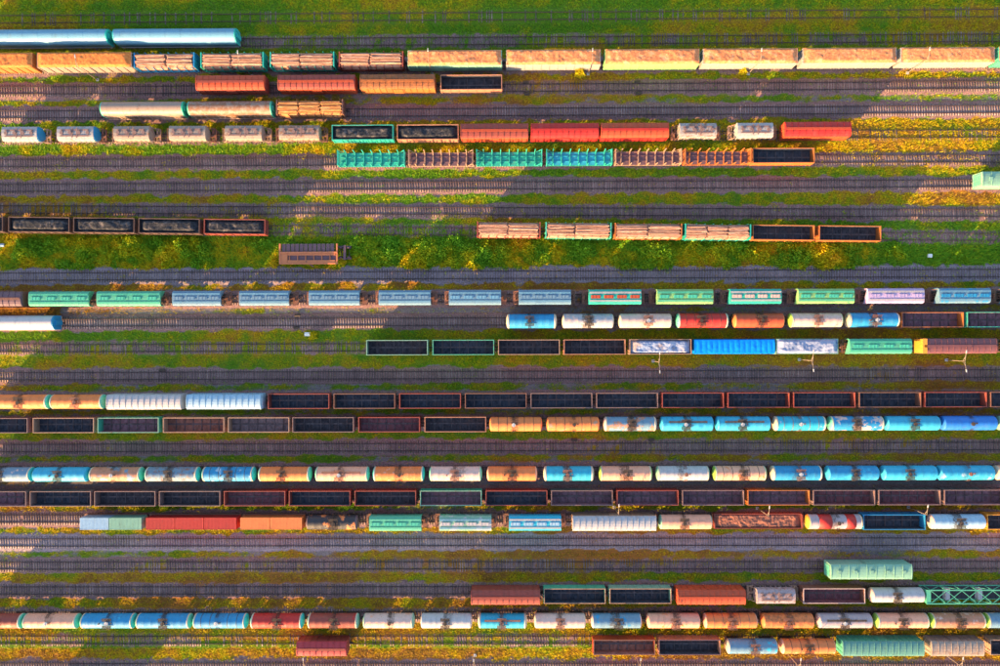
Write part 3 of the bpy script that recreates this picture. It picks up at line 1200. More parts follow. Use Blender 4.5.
def grass_mat():
    m, t, b = node_mat('grass_blade', 0.7, spec=0.15)
    ah = N(t, 'ShaderNodeAttribute', attribute_name='hue')
    cr = N(t, 'ShaderNodeValToRGB')
    e = cr.color_ramp.elements
    e[0].position = 0.0; e[0].color = rgb((0.13, 0.32, 0.014))
    e[1].position = 1.0; e[1].color = rgb((0.34, 0.19, 0.04))
    k = e.new(0.28); k.color = rgb((0.30, 0.39, 0.010))
    k = e.new(0.52); k.color = rgb((0.58, 0.46, 0.006))
    k = e.new(0.78); k.color = rgb((0.62, 0.37, 0.012))
    t.links.new(ah.outputs['Fac'], cr.inputs[0])
    t.links.new(cr.outputs[0], b.inputs['Base Color'])
    tr = N(t, 'ShaderNodeBsdfTranslucent'); t.links.new(cr.outputs[0], tr.inputs[0])
    mx = N(t, 'ShaderNodeMixShader'); mx.inputs[0].default_value = .3
    out = t.nodes['Material Output']
    t.links.new(b.outputs[0], mx.inputs[1]); t.links.new(tr.outputs[0], mx.inputs[2]); t.links.new(mx.outputs[0], out.inputs[0])
    return m


M_GRASS = grass_mat()


def build_grass():
    rng = np.random.RandomState(11)
    n = 620000
    x = rng.uniform(-118, 118, n); y = rng.uniform(-80, 80, n)
    c, hue, hgt, bed, td = zone(x, y)
    keep = rng.rand(n) < np.maximum(c ** 1.3 * np.where(bed > .5, .75, .85), .05 * (fbm(x, y, 5, 90) > .47))
    x, y, hue, hgt, bed = x[keep], y[keep], hue[keep], hgt[keep], bed[keep]
    clump = fbm(x, y, 1.6, 21)
    B = 4
    m = len(x) * B
    tx = np.repeat(x, B) + rng.uniform(-.15, .15, m); ty = np.repeat(y, B) + rng.uniform(-.15, .15, m)
    h = np.repeat(hgt * (.55 + .9 * clump) * np.where(bed > .5, .55, 1), B) * rng.uniform(.16, .46, m)
    az = rng.uniform(0, 2 * math.pi, m); lean = rng.uniform(.5, 1.5, m)
    w = rng.uniform(.035, .085, m) * np.repeat(hgt, B)
    z0 = np.where(np.repeat(bed, B) > .5, .17, -.03)
    dx, dy = np.cos(az), np.sin(az)
    V = np.empty((m, 3, 3))
    V[:, 0] = np.stack([tx - dy * w, ty + dx * w, z0], -1)
    V[:, 1] = np.stack([tx + dy * w, ty - dx * w, z0], -1)
    V[:, 2] = np.stack([tx + dx * h * lean, ty + dy * h * lean, z0 + h], -1)
    me = np_mesh('grass', V.reshape(-1, 3), np.arange(m * 3).reshape(-1, 3))
    hv = np.clip(np.repeat(hue + rng.uniform(-.22, .22, len(x)), B) + rng.uniform(-.12, .12, m), 0, 1)
    a = me.attributes.new('hue', 'FLOAT', 'POINT'); a.data.foreach_set('value', np.repeat(hv, 3).astype(np.float32))
    o = obj('grass', me, M_GRASS)
    tag(o, 'green and straw coloured grass growing between and over the railway tracks', 'grass', kind='stuff')
    print('grass blades', m)


build_grass()


def build_weeds():
    """knee-high broad-leaved weeds on the wide verge with the derelict wagon"""
    rng = np.random.RandomState(23)
    n = 42000
    px = rng.uniform(-20, 1020, n); py = rng.uniform(238, 268, n)
    P = np.array([W(a, b)[:2] for a, b in zip(px, py)])
    x, y = P[:, 0], P[:, 1]
    pyn = (py - 253) / 15
    d = fbm(x, y, 3.5, 60) + fbm(x * .4, y, 9, 61) * .8 - pyn ** 2 * .2
    d = d + np.where((px > 280) & (px < 350), -.6, 0) + np.where(px > 860, -.25, 0)
    keep = d > .82
    x, y, d = x[keep], y[keep], d[keep]
    B = 14
    m = len(x) * B
    s = np.repeat(np.clip(d - .8, 0, .5), B)
    tx = np.repeat(x, B) + rng.normal(0, .28, m); ty = np.repeat(y, B) + rng.normal(0, .28, m); tz = rng.uniform(.05, 1, m) * (.25 + 3.6 * s) * np.repeat(rng.uniform(.4, 1.5, len(x)), B)
    r = rng.uniform(.07, .21, m)
    a1 = rng.normal(0, 1, (m, 3)); a1[:, 2] *= .8; a1 /= np.linalg.norm(a1, axis=1)[:, None]
    a2 = np.cross(a1, rng.normal(0, 1, (m, 3))); a2 /= np.linalg.norm(a2, axis=1)[:, None]
    ctr = np.stack([tx, ty, tz], -1)
    V = np.stack([ctr - a1 * r[:, None] * 1.4, ctr + a2 * r[:, None] * .7, ctr + a1 * r[:, None] * 1.4, ctr - a2 * r[:, None] * .7], 1).reshape(-1, 3)
    me = np_mesh('weeds', V, np.arange(m * 4).reshape(-1, 4))
    hb = fbm(x, y, 4, 70)
    hv = np.clip(np.repeat(hb * 1.6 - .62 + rng.uniform(-.12, .12, len(x)), B) + rng.uniform(-.12, .12, m), 0, 1)
    a = me.attributes.new('hue', 'FLOAT', 'POINT'); a.data.foreach_set('value', np.repeat(hv, 4).astype(np.float32))
    o = obj('weeds', me, M_GRASS)
    tag(o, 'leafy green weeds covering the wide verge around the rusty derelict wagon', 'weeds', kind='stuff')
    print('weed leaves', m)


build_weeds()

# ------------------------------------------------------------------ the wagons, row by row
NUM = {}
ORD = ['first', 'second', 'third', 'fourth', 'fifth', 'sixth', 'seventh', 'eighth', 'ninth', 'tenth', 'eleventh', 'twelfth', 'thirteenth', 'fourteenth', 'fifteenth', 'sixteenth']
WAGONS = []


def P(key, **kw):
    return paint(C[key], **kw)


def row(track, phrase, anchor, group, items):
    WAGONS.append((track, phrase, anchor, group, items))


# --- kinds: (x0, x1) are the photo pixels of the wagon's ends
row(2, 'on the topmost occupied track', None, 'long covered wagons', [
    (-14, 112, 'long', 'long blue and white covered wagon cut by the picture edge, teal end', dict(roof=('ice', .05), side=('white', .1), end='capt')),
    (113, 239, 'long', 'long blue and white covered wagon with a teal end above the log wagons', dict(roof=('ice', .05), side=('white', .1), end='capt')),
])
CH = 'long open wagon heaped with wood chips'
row(3, 'in the wood chip row', None, 'wood chip and log wagons in one long string', [
    (-59, 33, 'chip', 'dark orange wood chip wagon cut off beside the beige sided one', dict(side='ochre', load=2)),
    (38, 131.5, 'chip', 'beige sided wagon heaped with dark orange wood chips', dict(side='dcream', load=2)),
    (135.5, 195, 'logs', 'blue ended log wagon', dict(rim='blue', load=1)),
    (202, 264, 'logs', 'turquoise ended log wagon beside the blue ended log wagon', dict(rim='turq', load=1)),
    (271, 334.5, 'logs', 'turquoise framed log wagon beside the brown framed log wagon', dict(rim='turq', load=1)),
    (340, 403, 'logs', 'brown framed log wagon', dict(rim='brick', load=1)),
    (408, 501.5, 'chip', 'grey-green sided wagon heaped with wood chips beside the brown framed log wagon', dict(side='palegreen', load=1)),
    (506.5, 600.5, 'chip', 'white sided wood chip wagon behind the lone yellow shrub', dict(side='dwhite', load=1)),
    (605, 699.5, 'chip', 'lime green sided wagon heaped with wood chips', dict(side='lime', load=1)),
    (703, 797.5, 'chip', 'white sided wood chip wagon beside the lime green sided one', dict(side='dwhite', load=1)),
    (803, 896, 'chip', 'white sided wood chip wagon, second past the lime green sided one', dict(side='dwhite', load=1)),
    (901, 994, 'chip', 'white sided wood chip wagon, third past the lime green sided one', dict(side='dwhite', load=1)),
    (998.5, 1092, 'chip', 'mint sided wood chip wagon ending the string at the picture edge', dict(side='mint', load=1)),
])
row(4, 'in the short red boxcar row', None, 'boxcars above the log wagon', [
    (196, 268, 'box', 'dark orange-red ribbed boxcar beside a second ribbed boxcar', dict(roof=('vermil', .2), side=('brick', .3))),
    (278, 357, 'box', 'brick red ribbed boxcar between the orange-red and the rusty yellow boxcars', dict(roof=('brick', .12), side=('vermil', .3))),
    (360, 436, 'box', 'rusty ochre boxcar', dict(roof=('ochre', .95), side=('ochre', .5))),
    (440, 502.5, 'gon', 'empty gondola with pale peach rim ending the short boxcar row', dict(rim='peach', inside='dark')),
])
row(5, 'above the cement hoppers', None, 'covered wagons and a log wagon', [
    (100.5, 187, 'long', 'dull cream covered wagon beside the rust stained one', dict(roof=('dcream', .45), side=('pinkw', .2), small=1)),
    (188, 274, 'long', 'cream covered wagon with red-brown rust stained roof', dict(roof=('dcream', .85), side=('pinkw', .2), small=1)),
    (277.5, 343, 'logs', 'brown gondola stacked with dark orange logs', dict(rim='brown', load=2)),
])
row(6, 'in the cement hopper row', None, 'short cement hoppers', [
    (2, 42.5, 'cem', 'white cement hopper with blue end at the picture edge', dict(body=('cemw', .2), end='blue')),
    (57, 98.5, 'cem', 'white cement hopper with blue end, second of the string', dict(body=('cemw', .3), end='blue')),
    (114, 153, 'cem', 'cream dusty cement hopper beside the second white one', dict(body=('cemd', .35))),
    (169, 209, 'cem', 'cream dusty cement hopper, middle of the three', dict(body=('cemd', .3))),
    (225, 264.5, 'cem', 'cream dusty cement hopper, third of the three', dict(body=('cemd', .4))),
    (279, 321, 'cem', 'rust blotched pale cement hopper next to the teal coal gondola', dict(body=('cemd', .6))),
    (331, 394, 'gon', 'teal rimmed coal gondola above the turquoise stake flat', dict(rim='turq', inside='dark', coal='dark coal in the teal rimmed gondola')),
    (396, 459.5, 'gon', 'peach rimmed coal gondola beside the teal rimmed one', dict(rim='peach', inside='dark', coal='dark coal in the peach rimmed gondola')),
    (461, 528, 'box', 'faded salmon boxcar beside the peach rimmed coal gondola', dict(roof=('brick', .25), side=('vermil', .2), flat=1)),
    (531, 598.5, 'box', 'bright red boxcar beside an orange-red one', dict(roof=('red', .12), side=('red', .2))),
    (600, 668.5, 'box', 'orange-red boxcar between the bright red boxcar and a white cement hopper', dict(roof=('vermil', .15), side=('red', .2))),
    (677.5, 717, 'cem', 'rust streaked white cement hopper beside the orange-red boxcar', dict(body=('cemw', .6))),
    (734.5, 773.5, 'cem', 'white cement hopper beside the last red boxcar', dict(body=('cemw', .3))),
    (781.5, 850.5, 'box', 'red boxcar closing the cement hopper row', dict(roof=('red', .15), side=('vermil', .1))),
])
row(7, 'in the stake flat row', None, 'flat wagons with timber stakes', [
    (338, 405, 'stake', 'turquoise empty stake flat below the teal rimmed coal gondola', dict(frame='turq', deck='turq')),
    (409, 473, 'stake', 'brown stake flat with tan stakes between two turquoise ones', dict(frame='tan', deck='purple')),
    (476.5, 542, 'stake', 'turquoise stake flat below the salmon boxcar', dict(frame='turq', deck='turq')),
    (546, 612, 'stake', 'blue-teal stake flat beside the tan staked one', dict(frame='turq', deck='teal')),
    (615, 680.5, 'stake', 'tan staked brown stake flat below a white cement hopper', dict(frame='tan', deck='purple')),
    (683.5, 750, 'stake', 'orange staked brown stake flat beside the orange rimmed gondola', dict(frame='ochre', deck='purple')),
    (752, 815.5, 'gon', 'empty dark gondola with orange rim below the last red boxcar', dict(rim='ochre', inside='navy')),
])
row(8, '', None, None, [
    (976, 1062, 'reefer', 'pale mint boxy insulated wagon cut off at the picture edge', dict(c='palegreen')),
])
row(10, 'in the coal and log row', None, 'gondolas of coal and logs', [
    (-60, 4.5, 'gon', 'coal gondola mostly outside the picture, before four coal gondolas', dict(rim='sooty', inside='dark', coal='dark coal in the gondola cut by the picture edge')),
    (8, 69.5, 'gon', 'coal gondola, first whole one of four with dark brown rims', dict(rim='sooty', inside='dark', coal='dark coal in the first whole brown rimmed gondola')),
    (72.5, 135, 'gon', 'coal gondola, second of four with brown rims', dict(rim='sooty', inside='dark', coal='dark coal in the second brown rimmed gondola')),
    (138, 200, 'gon', 'coal gondola, third of four with brown rims', dict(rim='sooty', inside='dark', coal='dark coal in the third brown rimmed gondola')),
    (203, 266, 'gon', 'coal gondola, last of four with brown rims, nearest the derelict wagon', dict(rim='brick', inside='dark', coal='dark coal in the last brown rimmed gondola')),
    (477.5, 540, 'logs', 'red ended log gondola starting the four pinkish log loads', dict(rim='brick', load=1)),
    (546, 610.5, 'logs', 'teal ended log gondola beside the red ended one', dict(rim='green', load=1)),
    (615, 681, 'logs', 'brown ended log gondola between two teal ended ones', dict(rim='ochre', load=1)),
    (684.5, 750, 'logs', 'teal ended log gondola beside an empty orange rimmed gondola', dict(rim='turq', load=1)),
    (752, 815.5, 'gon', 'empty orange rimmed gondola beside the teal ended logs', dict(rim='ochre', inside='dark')),
    (818.5, 882, 'gon', 'empty orange rimmed gondola ending the coal and log row', dict(rim='ochre', inside='dark')),
])
row(11, '', None, None, [
    (278.5, 338, 'derelict', 'rusty derelict flat wagon with broken deck overgrown by yellow weeds', {}),
])
row(13, 'in the blue hopper row', None, 'grain hoppers', [
    (-40, 28, 'box', 'brown-purple ribbed boxcar cut by the edge beside a mint hopper', dict(roof=('purple', .3), side=('brown', .3))),
    (29.5, 94.5, 'grain', 'mint hopper beside the brown-purple boxcar', dict(body='mint', hatch='green', close=1)),
    (97.5, 165, 'grain', 'mint hopper between a mint hopper and the first blue hopper', dict(body='mint', hatch='green', close=1)),
    (173, 224.5, 'grain', 'pale blue ribbed hopper, the one beside the mint hoppers', dict(body='lblue', hatch='lblue')),
    (239.5, 292, 'grain', 'pale blue hopper, second from the mint pair', dict(body='lblue', hatch='lblue')),
    (309, 361.5, 'grain', 'pale blue hopper, third from the mint pair', dict(body='lblue', hatch='lblue')),
    (379, 431.5, 'grain', 'pale blue hopper, fourth from the mint pair', dict(body='lblue', hatch='lblue')),
    (449, 501, 'grain', 'pale blue hopper, fifth from the mint pair', dict(body='lblue', hatch='ice')),
    (518.5, 571, 'grain', 'pale blue hopper next to the rusty hatched teal hopper', dict(body='lblue', hatch='lblue')),
    (588, 641, 'grain', 'teal hopper with rusty red hatches', dict(body='turq', hatch='vermil', walk='white')),
    (655, 713, 'grain', 'light green hopper above the red tank wagon', dict(body='lime', hatch='green')),
    (727, 781, 'grain', 'teal hopper with white hatches', dict(body='turq', hatch='pinkw', walk='white')),
    (794.5, 853.5, 'grain', 'light green hopper above the green ended cream tank', dict(body='lime', hatch='green')),
    (863, 923.5, 'grain', 'lavender hopper', dict(body='lav', hatch='lav', walk='white')),
    (933, 990, 'grain', 'strong blue hopper beside the lavender hopper', dict(body='lblue', hatch='blue', c2='blue')),
    (999, 1058, 'grain', 'dark teal hopper just showing at the picture edge', dict(body='teal', hatch='teal')),
])
row(14, 'under the blue hopper row', None, 'wagons under the blue hoppers', [
    (-66, 59, 'long', 'long white covered wagon with a bright blue end', dict(roof=('white', .05), side=('pinkw', .1), end='blue')),
    (506, 557, 'tank', 'blue tank with cream ends starting the string of seven', dict(c='blue', end='scream', band=1, spill=.3)),
    (562, 613.5, 'tank', 'grey-white tank between the blue and the cream tanks', dict(c='grey', c2='pinkw', end='scream', spill=.9)),
    (618.5, 671, 'tank', 'cream tank beside the red tank', dict(c='pinkw', end='scream', spill=.15)),
    (676, 727.5, 'tank', 'red tank with green end below the light green hopper', dict(c='red', end='capg', band=1, spill=.4)),
    (732.5, 783, 'tank', 'orange-red tank beside the red tank', dict(c='vermil', end='orange', spill=.5)),
    (788, 841.5, 'tank', 'cream tank with a lime green end', dict(c='pinkw', end='capl', spill=.2, band=1)),
    (845.5, 898, 'tank', 'blue tank with pale band beside a yellow ended gondola', dict(c='blue', c2='sky', end='scream', spill=.6, band=1)),
    (901.5, 964, 'gon', 'empty purple-brown gondola with one yellow end', dict(rim='ochre', inside='purple')),
    (966.5, 1030, 'gon', 'empty teal rimmed gondola cut by the edge below the blue hopper', dict(rim='green', inside='purple')),
])
row(15, 'in the blue sheet row', None, 'wagons in the row of the blue sheeted wagon', [
    (365, 429, 'gon', 'empty black gondola with pale lime rim starting its row', dict(rim='palegreen', inside='dark')),
    (431, 495.5, 'gon', 'empty black gondola with mint rim', dict(rim='mint', inside='navy')),
    (498, 560, 'gon', 'empty black gondola with tan rim between mint and peach rims', dict(rim='tan', inside='dark')),
    (563, 626.5, 'gon', 'empty black gondola with peach rim beside the white load', dict(rim='peach', inside='dark')),
    (629, 692, 'gon', 'gondola with a crumpled white and blue load', dict(rim='tan', inside='dark', tarp='w')),
    (694, 774, 'sheet', 'flat wagon under the long bright blue sheet', dict()),
    (776.5, 838, 'gon', 'gondola wrapped over with crumpled silver sheeting', dict(rim='palegreen', inside='dark', tarp='s')),
    (845, 911, 'grain', 'mint hopper between the silver sheeted gondola and the purple boxcar', dict(body='mint', hatch='green')),
    (917, 997, 'box', 'long purple-brown boxcar with a bright yellow end', dict(roof=('roserust', .4), side=('roserust', .3), flat=1, yend=1)),
    (1001, 1066, 'grain', 'mint hopper at the picture edge beside the purple-brown boxcar', dict(body='mint', hatch='green')),
])
row(17, 'in the reddish gondola row', None, 'empty gondolas with reddish rims', [
    (-9, 51, 'tank', 'orange tank with teal-green end cut by the picture edge', dict(c='orange', end='capg', band=1, spill=.35)),
    (52, 106, 'tank', 'orange tank with teal-green end beside the white ribbed wagon', dict(c='orange', end='capg', band=1, spill=.3)),
    (107, 185.5, 'box', 'white ribbed covered wagon with thin dark roof seams', dict(roof=('white', .25), side=('white', .2), nowalk=1)),
    (186.5, 264.5, 'box', 'pale blue ribbed covered wagon beside the white ribbed one', dict(roof=('pale', .1), side=('pale', .1), nowalk=1)),
] + [(267 + 65.75 * i, 330 + 65.75 * i, 'gon', 'empty dark gondola with reddish rim, %s after the pale blue ribbed wagon' % ORD[i],
      dict(rim=['brick', 'brown', 'brick', 'brown', 'rose', 'rose', 'brick', 'brick', 'brick', 'brown', 'brick', 'brown'][i], inside='navy')) for i in range(12)])
row(18, 'under the reddish gondola row', None, 'gondolas and tanks in one string', [
    (-35, 29, 'gon', 'empty dark gondola cut off below the first orange tank', dict(rim='rose', inside='navy')),
    (34, 92.5, 'gon', 'empty dark gondola, second before the brown dusty one', dict(rim='tan', inside='navy')),
    (96, 160, 'gon', 'empty gondola with pale rim and teal end', dict(rim='palegreen', outer='green', inside='purple')),
    (162.5, 224.5, 'gon', 'empty gondola with pinkish dusty brown floor', dict(rim='tan', inside='brown')),
    (227.5, 289.5, 'gon', 'empty gondola with greyish dusty floor beside the brown floored one', dict(rim='tan', inside='dusty', dusty=1)),
    (292, 354, 'gon', 'empty gondola with pale rim and black floor below the pale blue wagon', dict(rim='rose', inside='dark')),
    (358, 420, 'gon', 'empty brown rimmed gondola, second before the orange tanks', dict(rim='brick', inside='maroon')),
    (424, 486.5, 'gon', 'empty brown rimmed gondola right beside the orange tanks', dict(rim='peach', inside='dark')),
    (489.5, 542, 'tank', 'orange tank beside the gondolas, the first of eight tanks', dict(c='orange', end='orange', spill=.35)),
    (546.5, 599, 'tank', 'orange tank between an orange and a rust and blue tank', dict(c='orange', c2='tan', end='orange', spill=.6)),
    (603.5, 656, 'tank', 'tank half blue half rusty orange below the gondolas', dict(c='lblue', c2='peach', amt2=.5, end='pinkw', band=1, spill=.6)),
    (660, 712.5, 'tank', 'blue tank beside the half rusty orange tank', dict(c='sky', c2='blue', end='sky', spill=.4)),
    (715, 769.5, 'tank', 'bright sky blue tank between two darker tanks', dict(c='sky', end='sky', spill=.35)),
    (772.5, 825, 'tank', 'teal tank with cream ends between sky blue and streaked white tanks', dict(c='teal', c2='pale', end='scream', band=1, spill=.5)),
    (828, 882, 'tank', 'blue and white streaked tank with a green end', dict(c='blue', c2='pinkw', amt2=.55, end='capg', band=1, spill=.5)),
    (883.5, 938.5, 'tank', 'sky blue tank beside the deep blue tank', dict(c='sky', end='sky', spill=.3)),
    (940, 994.5, 'tank', 'plain deep blue tank', dict(c='deep', end='deep', spill=.1)),
    (996.5, 1050, 'tank', 'grey-green ended tank just showing past the deep blue tank', dict(c='palegreen', end='palegreen', spill=.3)),
])
row(20, 'in the full width tank row', None, 'tank wagons in the row running the full width', [
    (-24, 34.5, 'tank', 'blue tank with white sides and teal end cut by the edge', dict(c='lblue', c2='pinkw', end='capt', band=1, spill=.3)),
    (35, 90, 'tank', 'plain bright blue tank with blue ends', dict(c='sky', c2=None, end='sky', spill=.12)),
    (91.5, 143.5, 'tank', 'rusty orange tank with a blue patch and green end', dict(c='peach', c2='lblue', amt2=.35, end='capg', band=1, spill=.4, rust=.4)),
    (146.5, 200.5, 'tank', 'blue tank badly flecked with rust, teal end', dict(c='lblue', end='capt', band=1, spill=.4, rust=.7)),
    (203, 256, 'tank', 'clean blue tank with white stripe and teal end', dict(c='blue', c2='pale', end='capt', band=1, spill=.4)),
    (259, 312, 'tank', 'dark orange tank beside the clean blue tank', dict(c='orange', end='capg', band=1, spill=.3)),
    (316, 369.5, 'tank', 'light orange tank, second after the clean blue tank', dict(c='cream', end='capg', band=1, spill=.25)),
    (373, 425, 'tank', 'light orange tank, third after the clean blue tank', dict(c='orange', c2='cream', end='capt', band=1, spill=.3)),
    (429.5, 482, 'tank', 'cream tank with black smear on its top', dict(c='pinkw', end='capg', band=1, spill=.5, smear=1)),
    (486.5, 537.5, 'tank', 'orange tank darkened by black stains beside the turquoise tank', dict(c='orange', end='cream', spill=.6, smear=1)),
    (543, 594, 'tank', 'turquoise tank with white ends', dict(c='teal', end='scream', band=1, spill=.5)),
    (599, 651.5, 'tank', 'cream-orange tank between the turquoise and the white tank', dict(c='cream', end='capl', band=1, spill=.25)),
    (656, 708.5, 'tank', 'white tank with mint end in the long tank row', dict(c='white', end='palegreen', band=1, spill=.15)),
    (712.5, 765.5, 'tank', 'orange-cream tank with a yellow-green end', dict(c='cream', c2='orange', end='capl', band=1, spill=.6)),
    (770, 821, 'tank', 'blue tank with bright white end bands', dict(c='blue', end='scream', band=1, spill=.5)),
    (825, 877.5, 'tank', 'blue tank just past the one with white end bands', dict(c='blue', c2='sky', end='sky', spill=.4)),
    (880.5, 935.5, 'tank', 'sky blue tank, second past the one with white end bands', dict(c='sky', end='sky', spill=.35)),
    (936.5, 992, 'tank', 'sky blue tank, third past the one with white end bands', dict(c='sky', c2='pale', end='sky', spill=.3)),
    (994, 1047, 'tank', 'cream ended tank just showing at the end of the row', dict(c='cream', end='scream', spill=.3)),
])
row(21, 'in the unbroken gondola row', None, 'gondolas in the unbroken full width row', [
    (-36 + 0, 27, 'gon', 'empty gondola cut by the edge below the blue and white tank', dict(rim='rose', inside='purple')),
    (29, 91.5, 'gon', 'empty gondola below the plain bright blue tank', dict(rim='rose', inside='navy')),
    (94, 155.5, 'gon', 'empty black gondola below the rusty orange tank with blue patch', dict(rim='rose', inside='dark')),
    (158, 221, 'gon', 'empty gondola below the rust flecked blue tank', dict(rim='rose', inside='dark')),
    (223.5, 285.5, 'gon', 'empty gondola with a red-brown rim below the clean blue tank', dict(rim='brick', inside='maroon')),
    (288, 351, 'gon', 'empty gondola below the light orange tank, reddish rim', dict(rim='brick', inside='navy')),
    (354, 416.5, 'gon', 'empty gondola below the joint of the second and third light orange tanks', dict(rim='brick', inside='dark')),
    (419.5, 482, 'gon', 'empty gondola with grey-green rim below the black smeared tank', dict(rim='palegreen', outer='green', inside='purple')),
    (485.5, 547.5, 'gon', 'empty gondola below the black stained orange tank', dict(rim='brick', inside='navy')),
    (551, 613, 'gon', 'empty gondola with brownish rim below the turquoise tank', dict(rim='rose', inside='purple')),
    (616, 679.5, 'gon', 'empty gondola with reddish rim below the white tank', dict(rim='brick', inside='purple')),
    (682, 744.5, 'gon', 'empty purple gondola below the tank with a yellow-green end', dict(rim='rose', inside='purple')),
    (747.5, 810, 'gon', 'empty gondola with orange-yellow rim below the white banded blue tank', dict(rim='ochre', inside='purple')),
    (812.5, 876, 'gon', 'empty gondola, first past the orange-yellow rimmed gondola', dict(rim='rose', inside='maroon')),
    (878.5, 941, 'gon', 'empty gondola, second past the orange-yellow rimmed gondola', dict(rim='rose', inside='maroon')),
    (944, 1007, 'gon', 'empty gondola, third past the orange-yellow rimmed gondola', dict(rim='rose', inside='purple')),
])
row(22, 'in the red container row', None, 'mixed wagons in the row of the red containers', [
    (80, 143, 'cont', 'flat wagon carrying a white and a grey-green container', dict(boxes=[(81, 109.5, 'pale', 'white-blue container on the flat wagon ahead of the red containers'), (110, 142.5, 'palegreen', 'grey-green container next to the white-blue container')])),
    (146, 238, 'cont', 'long flat wagon carrying three red containers', dict(boxes=[(147, 175.5, 'red', 'red container standing beside the grey-green container'), (176, 204.5, 'red', 'middle one of the three red containers'), (205, 237, 'red', 'red container standing beside the pair of orange containers')])),
    (240, 303, 'cont', 'flat wagon carrying two orange containers', dict(boxes=[(241, 270, 'orange', 'orange container next to the red containers'), (270.5, 302.5, 'orange', 'orange container next to the blackened orange tank')])),
    (307, 358.5, 'tank', 'black and orange smeared tank beside the orange containers', dict(c='dark', c2='orange', amt2=.4, end='purple', spill=1.2)),
    (369.5, 422.5, 'grain', 'mint hopper beside the blackened tank', dict(body='mint', hatch='green', walk='capg')),
    (439.5, 491.5, 'grain', 'white and green worn hopper', dict(body='palegreen', hatch='white', c2='white')),
    (509, 561, 'grain', 'cyan hopper with white hatches', dict(body='teal', hatch='pale', walk='white')),
    (572, 656, 'box', 'long plain grey ribbed wagon', dict(roof=('grey', .15), side=('tan', .2), nowalk=1)),
    (658.5, 711.5, 'tank', 'cream tank with rusty hatch beside the long grey wagon', dict(c='cream', end='palegreen', spill=.35)),
    (714, 801, 'scrap', 'long rusty open wagon filled with brown scrap', dict()),
    (805.5, 861, 'tank', 'grey tank with two broad red bands and a yellow end', dict(c='greyl', c2='grey', amt2=.3, end='yellow', band=1, spill=.3, bands=[(-.30, -.07), (.19, .36)])),
    (863, 926, 'gon', 'empty dark blue gondola between the red banded and the red striped tank', dict(rim='blue', inside='navy')),
    (928.5, 983, 'tank', 'white-blue tank with a red stripe past the dark blue gondola', dict(c='pale', c2='red', amt2=.12, end='pinkw', spill=.5)),
    (987, 1050, 'gon', 'dark gondola with yellow end at the edge past the red striped tank', dict(rim='yellow', inside='dark')),
])
row(24, '', None, None, [
    (826, 912, 'reefer', 'pale mint boxy insulated wagon standing alone among empty tracks', dict(c='palegreen')),
])
row(25, 'in the teal lattice row', None, 'wagons in the row of the teal lattice wagon', [
    (471, 540, 'box', 'dull red boxcar starting the row of the teal lattice wagon', dict(roof=('brick', .2), side=('brick', .15))),
    (543.5, 606, 'gon', 'empty green rimmed gondola beside the dull red boxcar', dict(rim='tan', outer='mint', inside='navy')),
    (609.5, 671.5, 'gon', 'empty green rimmed gondola beside the orange-red boxcar', dict(rim='tan', outer='palegreen', inside='navy')),
    (675.5, 745, 'box', 'orange-red boxcar between a green rimmed gondola and grey hopper', dict(roof=('vermil', .2), side=('vermil', .15))),
    (754.5, 795, 'cem', 'grey short hopper with blotched roof', dict(body=('greyl', .45))),
    (802, 866.5, 'gon', 'empty rusty brown gondola with wide pinkish rim', dict(rim='pinkw', outer='brown', inside='maroon')),
    (869, 922.5, 'tank', 'white tank with dark pipes beside the teal lattice wagon', dict(c='white', end='pinkw', spill=.25)),
    (924, 1040, 'lattice', 'long teal lattice framed wagon with crossed braces', {}),
])
